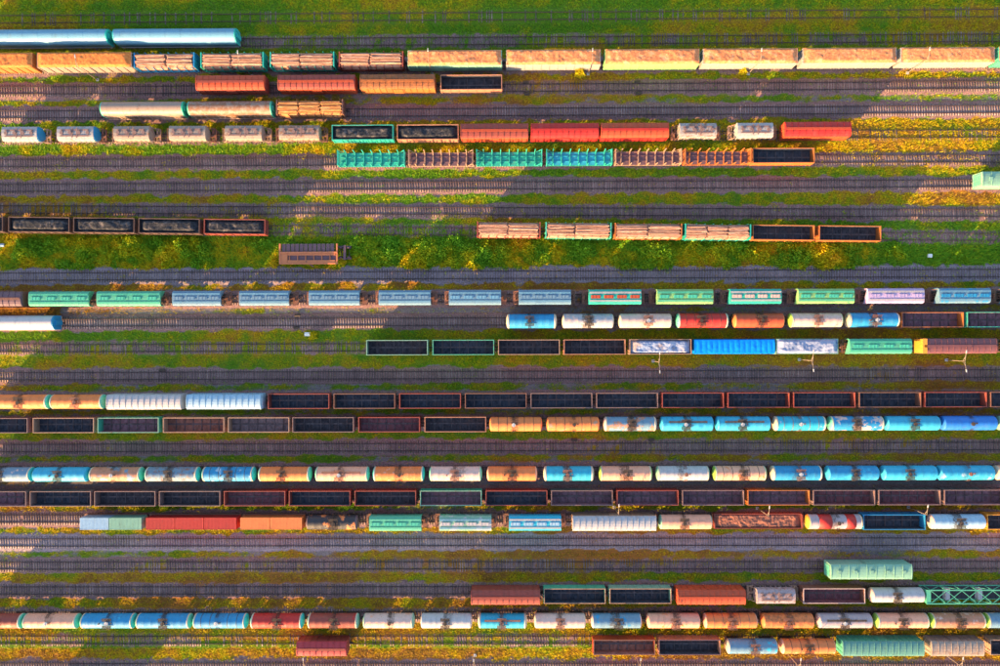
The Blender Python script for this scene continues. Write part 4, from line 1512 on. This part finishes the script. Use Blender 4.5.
row(26, 'in the lowest long tank row', None, 'tank wagons in the lowest long row', [
    (-29, 25, 'tank', 'rust red tank with teal-green end cut by the picture edge', dict(c='brick', end='capg', band=1, spill=.3)),
    (25.5, 80, 'tank', 'peach-cream tank beside three bright blue tanks', dict(c='cream', end='capg', band=1, spill=.45)),
    (82.5, 136, 'tank', 'bright blue tank beside the peach-cream tank', dict(c='blue', c2='sky', end='capt', band=1, spill=.4)),
    (137.5, 192.5, 'tank', 'bright blue tank, middle one of three', dict(c='blue', end='capg', band=1, spill=.3)),
    (194.5, 248, 'tank', 'bright blue tank beside the crimson tank', dict(c='blue', end='capt', band=1, spill=.45)),
    (251.5, 304, 'tank', 'crimson tank with teal end', dict(c='red', end='capt', band=1, spill=.4)),
    (308, 359.5, 'tank', 'dull pinkish red tank above the small red wagon', dict(c='brick', c2='red', end='palegreen', band=1, spill=.6)),
    (363, 415, 'tank', 'cream tank between the pinkish red and the white tank', dict(c='pinkw', c2='cream', end='palegreen', band=1, spill=.2)),
    (420.5, 472.5, 'tank', 'white tank with orange smears', dict(c='white', c2='orange', amt2=.12, end='white', spill=.3)),
    (478, 527, 'tank', 'dark teal-blue tank beside the orange smeared white tank', dict(c='teal', end='scream', band=1, spill=.3)),
    (534, 585.5, 'tank', 'pinkish white tank between two blue tanks', dict(c='pinkw', end='scream', spill=.2)),
    (590.5, 641.5, 'tank', 'light blue tank beside the light orange tanks', dict(c='lblue', c2='blue', end='pinkw', spill=.4)),
    (646.5, 699.5, 'tank', 'light orange tank right beside the light blue tank', dict(c='cream', c2='orange', end='cream', spill=.35)),
    (703.5, 756, 'tank', 'orange tank, second past the light blue tank', dict(c='orange', end='cream', spill=.35)),
    (760.5, 813, 'tank', 'orange and rust blotched tank', dict(c='orange', end='orange', spill=.3, rust=.7)),
    (816.5, 870.5, 'tank', 'mauve grey tank', dict(c='greyl', c2='pinkw', end='pinkw', spill=.3)),
    (874, 927, 'tank', 'light orange tank with lime end beside the mauve grey tank', dict(c='cream', end='capl', band=1, spill=.3)),
    (929, 983, 'tank', 'peach tank with lime end, second past the mauve grey tank', dict(c='peach', c2='pinkw', end='capl', band=1, spill=.35)),
    (984, 1038, 'tank', 'blue and white tank with green end at the picture edge', dict(c='lblue', c2='pinkw', end='capl', band=1, spill=.3)),
])
row(27, 'in the bottommost row', None, 'wagons of the bottommost row', [
    (297, 348.5, 'box', 'small dark red boxcar standing alone', dict(roof=('maroon', .1), side=('brick', .2), rc=(0.36, 0.03, 0.04))),
    (592.5, 656, 'gon', 'empty rust brown gondola with orange rim', dict(rim='brown', outer='vermil', inside='brown')),
    (658.5, 721, 'gon', 'empty black gondola with grey rim beside the rust brown one', dict(rim='purple', outer='peach', inside='dark')),
    (726, 776.5, 'tank', 'pale blue tank with yellowed end', dict(c='lblue', c2='teal', end='scream', spill=.5)),
    (780, 834, 'tank', 'orange-cream tank beside the long green covered wagon', dict(c='orange', c2='cream', end='cream', spill=.35)),
    (838.5, 924, 'box', 'long grey-green covered wagon', dict(roof=('green', .15), side=('mint', .1), flat=1, nowalk=1, rc=(0.09, 0.24, 0.21))),
    (926, 984, 'box', 'greyish planked wagon past the long grey-green one', dict(roof=('cemd', .55), side=('cemd', .4), flat=1, nowalk=1)),
    (990, 1053, 'gon', 'dark gondola cut off past the greyish planked wagon', dict(rim='tan', inside='dark')),
])
row(29, '', None, None, [
    (38, 112, 'box', 'boxcar just below the picture that throws its shadow over the verge', dict(roof=('brick', .2), side=('brick', .2))),
])


def q(L, s=.25):
    return round(L / s) * s


CAT = dict(gon='gondola', tank='tank wagon', box='boxcar', grain='hopper wagon', cem='cement hopper', long='covered wagon', chip='chip wagon', logs='log wagon',
           stake='flat wagon', cont='flat wagon', reefer='insulated wagon', derelict='derelict wagon', sheet='flat wagon', scrap='open wagon', lattice='lattice wagon')
NAME = dict(gon='gondola_wagon', tank='tank_wagon', box='boxcar', grain='grain_hopper', cem='cement_hopper', long='covered_wagon', chip='chip_wagon', logs='log_wagon',
            stake='stake_flat_wagon', cont='flat_wagon', reefer='insulated_wagon', derelict='derelict_wagon', sheet='flat_wagon', scrap='open_wagon', lattice='lattice_wagon')
ZREF = dict(gon=3.9, logs=3.9, tank=3.1, box=4.6, grain=4.4, cem=4.4, long=4.4, chip=4.6, stake=3.0, cont=3.4, reefer=4.6, derelict=1.5, sheet=3.5, scrap=2.6, lattice=3.5)


def place(track, x0, x1, kind):
    z = ZREF[kind]
    y0, a = LINES[track]
    py = TR[track] if not isinstance(TR.get(track), tuple) and track in TR else 230
    if track == 11:
        py = 254
    # the end that faces away from the picture's middle shows at roof height, the other lower down
    za, zb = (z, z) if kind in ('gon', 'logs', 'tank', 'stake', 'cont', 'scrap', 'lattice', 'sheet', 'chip') else (z if x0 < 500 else 2.6, z if x1 > 500 else 2.6)
    A, B = W(x0, py, za), W(x1, py, zb)
    x = (A.x + B.x) / 2
    L = B.x - A.x
    return x, y0 + x * math.tan(a), a, L


def build(track, phrase, group, idx, x0, x1, kind, look, k):
    x, y, a, L = place(track, x0, x1, kind)
    full = look
    if not any(w in look for w in ('row', 'below', 'beside', 'between', 'above', 'past', 'after', 'edge', 'before', 'among', 'of ')) and phrase:
        full = look + ' ' + phrase
    if kind == 'tank' and 'wagon' not in full:
        full = full.replace('tank', 'tank wagon', 1) if len(full.split()) < 14 and 'tank row' not in full else full
    root = obj(NAME[kind], None, None, None, (x, y, RZ), (0, 0, a))
    tag(root, full, CAT[kind], group)
    rnd = random.Random(track * 100 + idx)
    if kind == 'gon':
        L = 12.95
        ins = interior(C[k['inside']])
        outer = P(k['outer'], rust=.3) if k.get('outer') else P(k['rim'], rust=.3)
        gondola(root, L, P(k['rim'], rust=.5), ins, outer)
        if k.get('coal'):
            me = heap_mb(L - .35, 1.40, 2.85, .75, track * 17 + idx, 1.0).mesh('coal')
            o = obj('coal', me, M_COAL, None, (x, y, RZ), (0, 0, a))
            tag(o, k['coal'], 'coal', kind='stuff')
        if k.get('tarp'):
            s = k['tarp']
            me = heap_mb(L - (.5 if s == 'w' else .1), 1.38 if s == 'w' else 1.5, 3.1 if s == 'w' else 3.45, .7, track + idx, .7, 110, 26, .3)
            r2 = me.mesh('load')
            nm = 'bulk_load' if s == 'w' else 'silver_sheeting'
            o = obj(nm, r2, M_TARPW if s == 'w' else M_TARP, None, (x, y, RZ), (0, 0, a))
            tag(o, 'crumpled white and blue load filling a gondola' if s == 'w' else 'crumpled silver sheeting stretched over a gondola beside the bright blue sheet', 'load' if s == 'w' else 'sheeting')
    elif kind == 'logs':
        L = q(L)
        log_carrier(root, L, P(k['rim'], rust=.2), P('brown', rust=.4))
        me = logs_mb(L - .4, 1.46, 4.05, track * 31 + idx).mesh('logs')
        o = obj('logs', me, M_LOG2 if k['load'] == 2 else M_LOG, None, (x, y, RZ), (0, 0, a))
        tag(o, 'debarked logs stacked in the ' + ' '.join(look.replace(',', '').split()[:9]), 'logs', kind='stuff')
    elif kind == 'chip':
        L = q(L)
        gondola(root, L, P(k['side'], rust=.05, streak=.15), P('tan', rust=.2), P(k['side'], rust=.08, streak=.2), h=4.35, nrib=12, w=1.50)
        me = heap_mb(L - .06, 1.57, 4.362, .42, track * 7 + idx, 1.3, 150, 22, .25).mesh('chips')
        o = obj('wood_chips', me, M_CHIP2 if k['load'] == 2 else M_CHIP, None, (x, y, RZ), (0, 0, a))
        tag(o, 'wood chips heaped in the ' + ' '.join(look.replace(',', '').replace('wagon heaped with wood chips', 'chip wagon').split()[:11]), 'wood chips', kind='stuff')
    elif kind == 'tank':
        L = q(L)
        c2 = C[k['c2']] if k.get('c2') else None
        shellm = paint(C[k['c']], rust=k.get('rust', .25), c2=c2, amt2=k.get('amt2', .3), spill=k.get('spill', .3) + (.9 if k.get('smear') else 0), rough=.6, streak=.65)
        capm = P(k['end'], rust=.2)
        bandm = P('scream' if k['end'] != 'white' else 'white', rust=.1) if k.get('band') else None
        tank(root, L, shellm, capm, bandm, seed=rnd.randint(0, 41), framem=[None, None, None, P('brown', rust=.3)][rnd.randint(0, 3)], straps='beside the gondolas, the first' in look or 'between an orange and a rust' in look or idx % 9 == 4)
        for f0, f1 in k.get('bands', []):
            bm_ = MB()
            bm_.lathe([(f0 * L, 1.515), (f0 * L, 1.526), (f1 * L, 1.526), (f1 * L, 1.515)], 2.74)
            obj('painted_band', bm_.mesh('painted_band'), P('red', rust=.2), root)
    elif kind in ('box',):
        L = q(L)
        rk, rr = k['roof']; sk, sr = k['side']
        if k.get('yend'):
            sidem = P(sk, rust=sr)
        rm = paint(k['rc'], rust=rr) if 'rc' in k else P(rk, rust=rr)
        boxcar(root, L, rm, P(sk, rust=sr), ribs=max(9, int(L / 1.15)), zr=4.35 if k.get('flat') else 4.55, ze=4.0,
               walk=False if k.get('nowalk') else (P(sk, rust=sr) if L < 17.5 else True), doors=True)
        if k.get('yend'):
            m = MB(); m.box(-.35, .5, -1.56, 1.56, 4.45, 4.48)
            m.box(-.43, -.36, -1.5, 1.5, 1.3, 4.46)
            obj('end_hood', m.mesh('end_hood'), P('yellow', rust=.1), root, (-L / 2 + .3, 0, 0))
    elif kind == 'long':
        L = q(L)
        rk, rr = k['roof']; sk, sr = k['side']
        under(root, L, P(sk, rust=sr))
        xx = L / 2
        small = k.get('small')

        def shell():
            m = MB()
            prof = [(-1.52, 1.25), (1.52, 1.25)] + [(1.56 * math.cos(t), 2.95 + 1.6 * math.sin(t)) for t in np.linspace(.0, math.pi, 15)]
            m.ext(prof, -xx + .25, xx - .25, True, caps=False)
            for i in range(int(L / 3.2)):
                kx = -xx + 1.6 + i * 3.2
                if kx < xx - .3:
                    m.ext([(y_ * 1.008, 2.95 + (z_ - 2.95) * 1.01) for y_, z_ in prof], kx - .03, kx + .03, True, caps=True)
            return m

        def endm():
            m = MB()
            prof = [(-1.50, 1.27), (1.50, 1.27)] + [(1.54 * math.cos(t), 2.95 + 1.58 * math.sin(t)) for t in np.linspace(.0, math.pi, 15)]
            m.ext(prof, xx - .248, xx - .02)
            for y_ in (-.9, 0, .9):
                m.box(xx - .02, xx + .06, y_ - .06, y_ + .06, 1.3, 3.9)
            m.box(xx - .02, xx + .25, -.5, .5, 1.3, 3.6)
            return m

        def sill():
            m = MB()
            for s in (-1, 1):
                m.box(-xx + .3, xx - .3, s * 1.55 - .05, s * 1.55 + .05, 1.05, 1.24)
                for i in range(int(L / 1.3)):
                    kx = -xx + .9 + i * 1.3
                    if small and kx < xx - .5:
                        m.box(kx - .05, kx + .05, s * 1.60 - .04, s * 1.60 + .04, 1.25, 2.9)
            return m
        obj('body_shell', cached(('long_shell', L), shell), paint(C[rk], rust=rr, streak=.25, rough=.4), root)
        for r in (0, math.pi):
            obj('end_wall', cached(('long_end', L), endm), P(k.get('end', 'green' if small else 'capt'), rust=.15), root, rot=(0, 0, r))
        obj('side_sill', cached(('long_sill', L), sill), P(sk, rust=sr), root)
    elif kind == 'grain':
        Lb = q(L)
        Lf = Lb + (.6 if k.get('close') or Lb > 12.3 else 2.4)
        bm = paint(C[k['body']], rust=.15, c2=C[k['c2']] if k.get('c2') else None, amt2=.4, streak=.25)
        grain_hopper(root, Lb, Lf, bm, bm, P(k['hatch'], rust=.25), P(k.get('walk', 'green' if k['body'] in ('mint', 'lime', 'turq') else 'ice'), rust=.2), P('brown', rust=.3))
    elif kind == 'cem':
        ck, cr_ = k['body']
        Lb = q(L)
        cement_hopper(root, Lb, Lb + 2.6, P(ck, rust=cr_ + .15, streak=.5), P('brown' if idx % 2 else 'tan', rust=.3), P('rose', rust=.4))
        if k.get('end'):
            m = MB()
            m.ext([(1.44, 2.3), (1.47, 3.5), (1.35, 3.86), (.8, 4.05), (-.8, 4.05), (-1.35, 3.86), (-1.47, 3.5), (-1.44, 2.3), (-.5, 1.3), (.5, 1.3)], Lb / 2 + .003, Lb / 2 + .16)
            obj('end_sheet', m.mesh('end_sheet'), P(k['end'], rust=.1), root)
    elif kind == 'stake':
        L = q(L)
        stake_flat(root, L, P(k['frame'], rust=.15), P(k['deck'], rust=.45))
    elif kind == 'cont':
        L = q(L)
        flat_car(root, L, P('brown', rust=.4), P('brown', rust=.5))
        for b0, b1, ck, lb in k['boxes']:
            A, B = W(b0, TR[track], 3.9).x, W(b1, TR[track], 3.9).x
            cl = q(B - A, .1) - .1
            c = obj('container', None, None, None, ((A + B) / 2, y, RZ))
            tag(c, lb, 'container', 'shipping containers on flat wagons')
            cm = P(ck, rust=.12)
            obj('container_shell', cached(('container_shell', cl), lambda: container_mb(cl)), cm, c)
            obj('door_leaf', cached(('container_door', cl), lambda: container_door_mb(cl)), cm, c)
    elif kind == 'sheet':
        L = q(L)
        flat_car(root, L, P('brown', rust=.4), P('brown', rust=.5))
        m = MB()
        X = np.linspace(-L / 2 + .05, L / 2 - .05, 160); Y = np.linspace(-1.55, 1.55, 22)
        gx, gy = np.meshgrid(X, Y)
        z = 3.55 + .10 * np.abs(np.sin(gx * math.pi / 1.15)) * np.cos(gy) + (fbm(gx, gy, 1.2, 8) - .5) * .12 - .35 * (np.abs(gy) > 1.45)
        m.grid(list(X), list(Y), z.tolist(), False)
        for s in (-1, 1):
            m.grid(list(X), [s * 1.56, s * 1.60][::s], np.stack([3.25 + 0 * X, 1.45 + .06 * np.sin(X * 5)][::s]).tolist(), False)
        for s in (-1, 1):
            m.add([(s * (L / 2 - .05), -1.5, 1.45), (s * (L / 2 - .05), 1.5, 1.45), (s * (L / 2 - .05), 1.5, 3.5), (s * (L / 2 - .05), -1.5, 3.5)], [(0, 1, 2, 3)])
        o = obj('blue_sheet', m.mesh('blue_sheet'), M_TARPB, None, (x, y, RZ))
        tag(o, 'bright blue sheet drawn over a whole flat wagon load', 'sheet')
    elif kind == 'scrap':
        L = q(L)
        gondola(root, L, P('brick', rust=.6), P('brown', rust=.5), P('brick', rust=.5), h=2.5, nrib=12)
        me = heap_mb(L - .3, 1.42, 1.9, .5, 77, .4, 200, 26, .2).mesh('scrap')
        o = obj('scrap_metal', me, M_SCRAP, None, (x, y, RZ))
        tag(o, 'rusty brown scrap lying in the long low open wagon', 'scrap metal', kind='stuff')
    elif kind == 'reefer':
        L = q(L)
        pm = P(k['c'], rust=.1, streak=.3)
        boxcar(root, L, pm, pm, ribs=int(L / 1.6), zr=4.45, ze=4.15, w=1.50, walk=False, sideribs=False)
        m = MB()
        for i in range(5):
            kx = -L / 2 + L * (i + .5) / 5
            m.box(kx - .35, kx + .35, -.35, .35, 4.50, 4.62)
        obj('roof_vent', m.mesh('roof_vent'), pm, root)
        for r in (0, math.pi):
            m = MB()
            for z in (1.8, 2.4, 3.0, 3.6):
                m.box(L / 2 + .09, L / 2 + .16, -1.2, 1.2, z - .12, z + .12)
            obj('end_louvre', m.mesh('end_louvre'), P('capg', rust=.1), root, rot=(0, 0, r))
    elif kind == 'lattice':
        L = q(L)
        fm = P('mint', rust=.25)
        flat_car(root, L, fm, P('dark', rust=.3))
        xx = L / 2
        n = 7
        ch = MB()
        for s in (-1, 1):
            ch.box(-xx, xx, s * 1.42 - .10, s * 1.42 + .10, 3.95, 4.15)
        obj('top_chord', ch.mesh('top_chord'), fm, root)
        m = MB(); m2 = MB()
        for i in range(n):
            a0, a1 = -xx + .9 + (2 * xx - 1.8) * i / n, -xx + .9 + (2 * xx - 1.8) * (i + 1) / n
            m.bar((a0, -1.32, 4.05), (a1, 1.32, 4.05), .11)
            m.bar((a0, 1.32, 4.01), (a1, -1.32, 4.01), .11)
            for s in (-1, 1):
                m2.bar((a0, s * 1.42, 1.36), (a0, s * 1.42, 3.95), .14)
                m2.bar((a0, s * 1.42, 1.5 if i % 2 else 3.9), (a1, s * 1.42, 3.9 if i % 2 else 1.5), .09)
        obj('cross_brace', m.mesh('cross_brace'), fm, root)
        obj('side_brace', m2.mesh('side_brace'), fm, root)
        for s in (-1, 1):
            e = MB(); lo, hi = sorted((s * xx, s * (xx - .9)))
            e.box(lo, hi, -1.31, 1.31, 4.0, 4.08)
            lo, hi = sorted((s * xx, s * (xx - .1)))
            e.box(lo, hi, -1.40, 1.40, 1.38, 3.94)
            obj('end_panel', e.mesh('end_panel'), fm, root)
        m = MB(); m.box(-.45, .45, -1.2, 1.2, 1.38, 2.6)
        for f_ in (-.28, 0, .3):
            obj('load_frame', cached('load_frame', lambda: m), P('grey', rust=.4), root, (f_ * L, 0, 0))
    elif kind == 'derelict':
        L = 12.6
        fm = P('rusto', rust=.3)
        root.scale = (1, 1.3, 1.5)
        m = MB()
        m.box(-L / 2, L / 2, -1.7, -1.45, .7, 1.05); m.box(-L / 2, L / 2, .1, .35, .7, 1.1)
        m.box(-L / 2, -L / 2 + .35, -1.44, 1.7, .7, 1.05); m.box(L / 2 - .3, L / 2, -1.44, 1.7, .7, 1.05)
        m.box(-L / 2 + .36, -L / 2 + 1.8, -1.44, .09, .9, 1.0)
        m.box(-L / 2 + 1.85, L / 2 - .5, -1.44, -1.05, .9, .99)
        m.box(-L / 2 + 1.85, L / 2 - .5, -.25, .09, .9, .99)
        for i in range(6):
            kx = -L / 2 + 2.2 + i * 1.75
            m.box(kx - .08, kx + .08, -1.44, .09, .7, .95)
        obj('frame', m.mesh('frame'), fm, root)
        m = MB(); m.box(-L / 2 + .3, L / 2 - .4, -1.2, -.2, .62, .82)
        for i in range(12):
            kx = -L / 2 + .6 + i * .95
            m.box(kx, kx + .8, .36, 1.68, .85 - .02 * (i % 3), .93 + .03 * (i % 2))
        obj('deck', m.mesh('deck'), P('purple', rust=.5), root)
        m = MB(); m.bar((-.6, -1.2, 1.0), (1.0, -2.1, .7), .22, .1)
        obj('loose_plank', m.mesh('loose_plank'), P('brown', rust=.3), root)
        m = MB()
        for s in (-1, 1):
            m.tube((s * .9, -.95, .35), (s * .9, .95, .35), .09)
            for e in (-1, 1):
                m.tube((s * .9, e * .7, .42), (s * .9, e * .84, .42), .475, n=14)
        m.box(-1.4, 1.4, -1.1, -.9, .4, .7); m.box(-1.4, 1.4, .9, 1.1, .4, .7); m.box(-.25, .25, -1.2, 1.2, .5, .85)
        obj('stray_bogie', m.mesh('stray_bogie'), P('purple', rust=.5), root, (L / 2 + 1.4, .25, -.1))


for track, phrase, anchor, group, items in WAGONS:
    for idx, it in enumerate(items):
        x0, x1, kind, look, k = it
        build(track, phrase, group, idx, x0, x1, kind, look, k)

# ------------------------------------------------------------------ lamp masts between the tracks


def mast(px, py, topx, label, h=8.0, arms=None, along=0.0):
    arms = (h < 7.2 and 340 < py < 380) if arms is None else arms
    base = W(px, py, 0)
    root = obj('lamp_mast', None, None, None, (base.x, base.y, 0))
    tag(root, label, 'lamp mast', 'lamp masts standing between the tracks')
    obj('foundation', cached('mast_foot', lambda: MB().box(-.3, .3, -.3, .3, -.1, .25)), M_GREY, root)
    obj('pole', cached(('mast_pole', h), lambda: MB().tube((0, 0, .25), (0, 0, h), .085, .05, n=10)), M_MAST, root)

    def arm():
        m = MB()
        m.bar((0, .1, h - .15), (.0, 1.75, h + .25), .08)
        m.bar((0, .1, h - .8), (0, .9, h - .02), .06)
        return m

    def lamp():
        m = MB()
        m.ext([(1.6, h + .17), (2.25, h + .30), (2.3, h + .42), (1.75, h + .40)], -.085, .085)
        return m
    for r in ((along, along + math.pi) if arms else (along,)):
        obj('lamp_arm', cached(('lamp_arm', h), arm), M_MAST, root, rot=(0, 0, r))
        obj('lamp_head', cached(('lamp_head', h), lamp), M_GREY, root, rot=(0, 0, r))


M_MAST = paint((0.27, 0.20, 0.15), 0.15)
mast(98, 80, 0, 'tall lamp mast below the beige sided chip wagon')
mast(252, 76, 0, 'tall lamp mast beside the orange-red ribbed boxcar')
mast(432, 74, 0, 'tall lamp mast below the grey-green sided chip wagon')
mast(588, 74, 0, 'tall lamp mast beside the yellow-green shrub under the white sided chip wagon')
mast(748, 74, 0, 'tall lamp mast beside the shrub between two white sided chip wagons')
mast(907, 73, 0, 'tall lamp mast in the sunlit grass near the last white sided chip wagon')
mast(653, 361, 0, 'lamp mast below the gondola with the crumpled white load', 6.5)
mast(799, 359.5, 0, 'lamp mast below the crumpled silver sheeting', 7)
mast(946, 360, 0, 'lamp mast below the purple-brown boxcar with yellow end', 6.5)
mast(614, 507, 0, 'lamp mast above the long plain grey ribbed wagon', 6.5)
mast(757, 508, 0, 'lamp mast above the long scrap filled wagon', 7)
mast(908, 507, 0, 'lamp mast above the dark blue gondola', 7)
mast(312, 654, 0, 'lamp mast at the foot of the small dark red boxcar', 6.5)
mast(475, 655, 0, 'lamp mast alone on the dry grass verge at the bottom', 6.5)
mast(634, 652, 0, 'lamp mast below the rust brown gondola', 7.5)
mast(786, 652, 0, 'lamp mast below the orange-cream tank in the bottommost row', 7.5)
mast(940, 651, 0, 'lamp mast below the greyish planked wagon', 7.5)

# ------------------------------------------------------------------ shrubs and small trackside things


def leaf_cloud(R, H, n, seed, hue):
    rng = np.random.RandomState(seed)
    d = rng.normal(0, 1, (n, 3)); d /= np.linalg.norm(d, axis=1)[:, None]
    rr = rng.uniform(.35, 1, n) ** .5 * (1 + .35 * np.sin(d[:, 0] * 4 + seed) * np.cos(d[:, 1] * 5))
    c = d * rr[:, None] * np.array([R, R, H * .5]) + np.array([0, 0, H * .55])
    a1 = rng.normal(0, 1, (n, 3)); a1 /= np.linalg.norm(a1, axis=1)[:, None]
    a2 = np.cross(a1, rng.normal(0, 1, (n, 3))); a2 /= np.linalg.norm(a2, axis=1)[:, None]
    s = rng.uniform(.06, .13, n)[:, None]
    V = np.stack([c - a1 * s * 1.4, c + a2 * s * .7, c + a1 * s * 1.4, c - a2 * s * .7], 1).reshape(-1, 3)
    me = np_mesh('foliage', V, np.arange(n * 4).reshape(-1, 4))
    a = me.attributes.new('hue', 'FLOAT', 'POINT'); a.data.foreach_set('value', np.repeat(np.clip(rng.normal(hue, .12, n), 0, 1), 4).astype(np.float32))
    return me


def shrub(px, py, R, H, label, hue=.5, n=700):
    b = W(px, py, 0)
    root = obj('shrub', None, None, None, (b.x, b.y, 0))
    tag(root, label, 'shrub')
    m = MB()
    rnd = random.Random(int(px))
    for i in range(5):
        t = i * 1.3 + rnd.random()
        m.tube((0, 0, -.05), (math.cos(t) * R * .6, math.sin(t) * R * .6, H * .8), .04, .015, n=5)
    obj('stem', m.mesh('stem'), M_LOG2, root)
    obj('foliage', leaf_cloud(R, H, n, int(px * 3 + py), hue), M_GRASS, root)


shrub(579, 74.5, 1.15, 2.6, 'lone yellow-green shrub below the white sided wood chip wagon', .5, 1100)
shrub(741, 72.5, .9, 2.2, 'yellow-green shrub below the gap past the lime green chip wagon', .5)
shrub(242, 72, .9, 2.0, 'bushy green shrub under the turquoise ended log wagon', .35)
shrub(314, 335.5, .9, 1.2, 'small yellow shrub on the grass strip next to a white crate', .5)
shrub(275, 265, .9, 1.6, 'yellowing shrub growing at the end of the derelict wagon', .62)
shrub(344, 262, .8, 1.4, 'yellowing shrub growing by the stray bogie of the derelict wagon', .62)
for i, (sx, sy, r_, h_, lb) in enumerate([
    (372, 248, 1.6, 1.9, 'round green bush on the verge just past the derelict wagon'),
    (384, 256, 1.3, 1.6, 'lower green bush beside the round bush past the derelict wagon'),
    (404, 252, 1.2, 1.5, 'small green bush, second clump past the derelict wagon'),
    (137, 243, 1.5, 1.8, 'green bush on the verge under the second coal gondola'),
    (150, 253, 1.2, 1.5, 'green bush on the verge below the third coal gondola'),
    (106, 250, 1.1, 1.4, 'small bush on the verge below the joint of two coal gondolas'),
    (432, 258, 1.2, 1.5, 'low green bush beside a sunlit streak on the verge'),
        (700, 250, 1.2, 1.5, 'dark green bush under the last teal ended log gondola')]):
    shrub(sx, sy, r_, h_, lb, .22, int(600 * r_))


def small_box(px, py, sx, sy, sz, name, label, cat, mat, lid=True):
    b = W(px, py, 0)
    root = obj(name, None, None, None, (b.x, b.y, 0))
    tag(root, label, cat)
    obj('housing', MB().box(-sx, sx, -sy, sy, -.05, sz).mesh('housing'), mat, root)
    if lid:
        m = MB(); m.ext([(-sy - .06, sz + .003), (sy + .06, sz + .003), (sy + .06, sz + .05), (0, sz + .16), (-sy - .06, sz + .05)], -sx - .06, sx + .06)
        obj('lid', m.mesh('lid'), mat, root)


small_box(928.5, 256, .34, .32, .6, 'cable_cabinet', 'white cable cabinet on the verge below the empty skewed track', 'cabinet', M_WHITE)
small_box(308, 334.2, .55, .35, .5, 'crate', 'small white crate next to the small yellow shrub', 'crate', M_WHITE)
small_box(3, 245.5, .6, .3, .6, 'cable_cabinet', 'pale blue cabinet on the verge at the picture edge', 'cabinet', P('pale', rust=.1))
for i, (mx_, my_, lb) in enumerate([
    (526, 82.5, 'black points motor above the rails past the peach rimmed gondola'), (527, 94.5, 'black points motor below the rails past the peach rimmed gondola'),
    (637, 82.5, 'black points motor above the rails under the lime green chip wagon'), (638, 94, 'black points motor below the rails under the lime green chip wagon'),
    (298, 315.5, 'black points motor above the rails under the pale blue hoppers'), (297, 328, 'black points motor below the rails near the white crate'),
    (163, 370, 'black points motor above the rails over the white ribbed wagon'), (574, 439.5, 'black points motor above the rails under the second orange tank'),
        (651, 439.5, 'black points motor above the rails under the half rusty tank')]):
    small_box(mx_, my_, .55, .26, .32, 'points_motor', lb, 'points motor', M_STEEL)

print('top level labelled', len(LABELS), 'objects', len(bpy.data.objects))
for _m in bpy.data.meshes:
    if _m.users == 0:
        bpy.data.meshes.remove(_m)
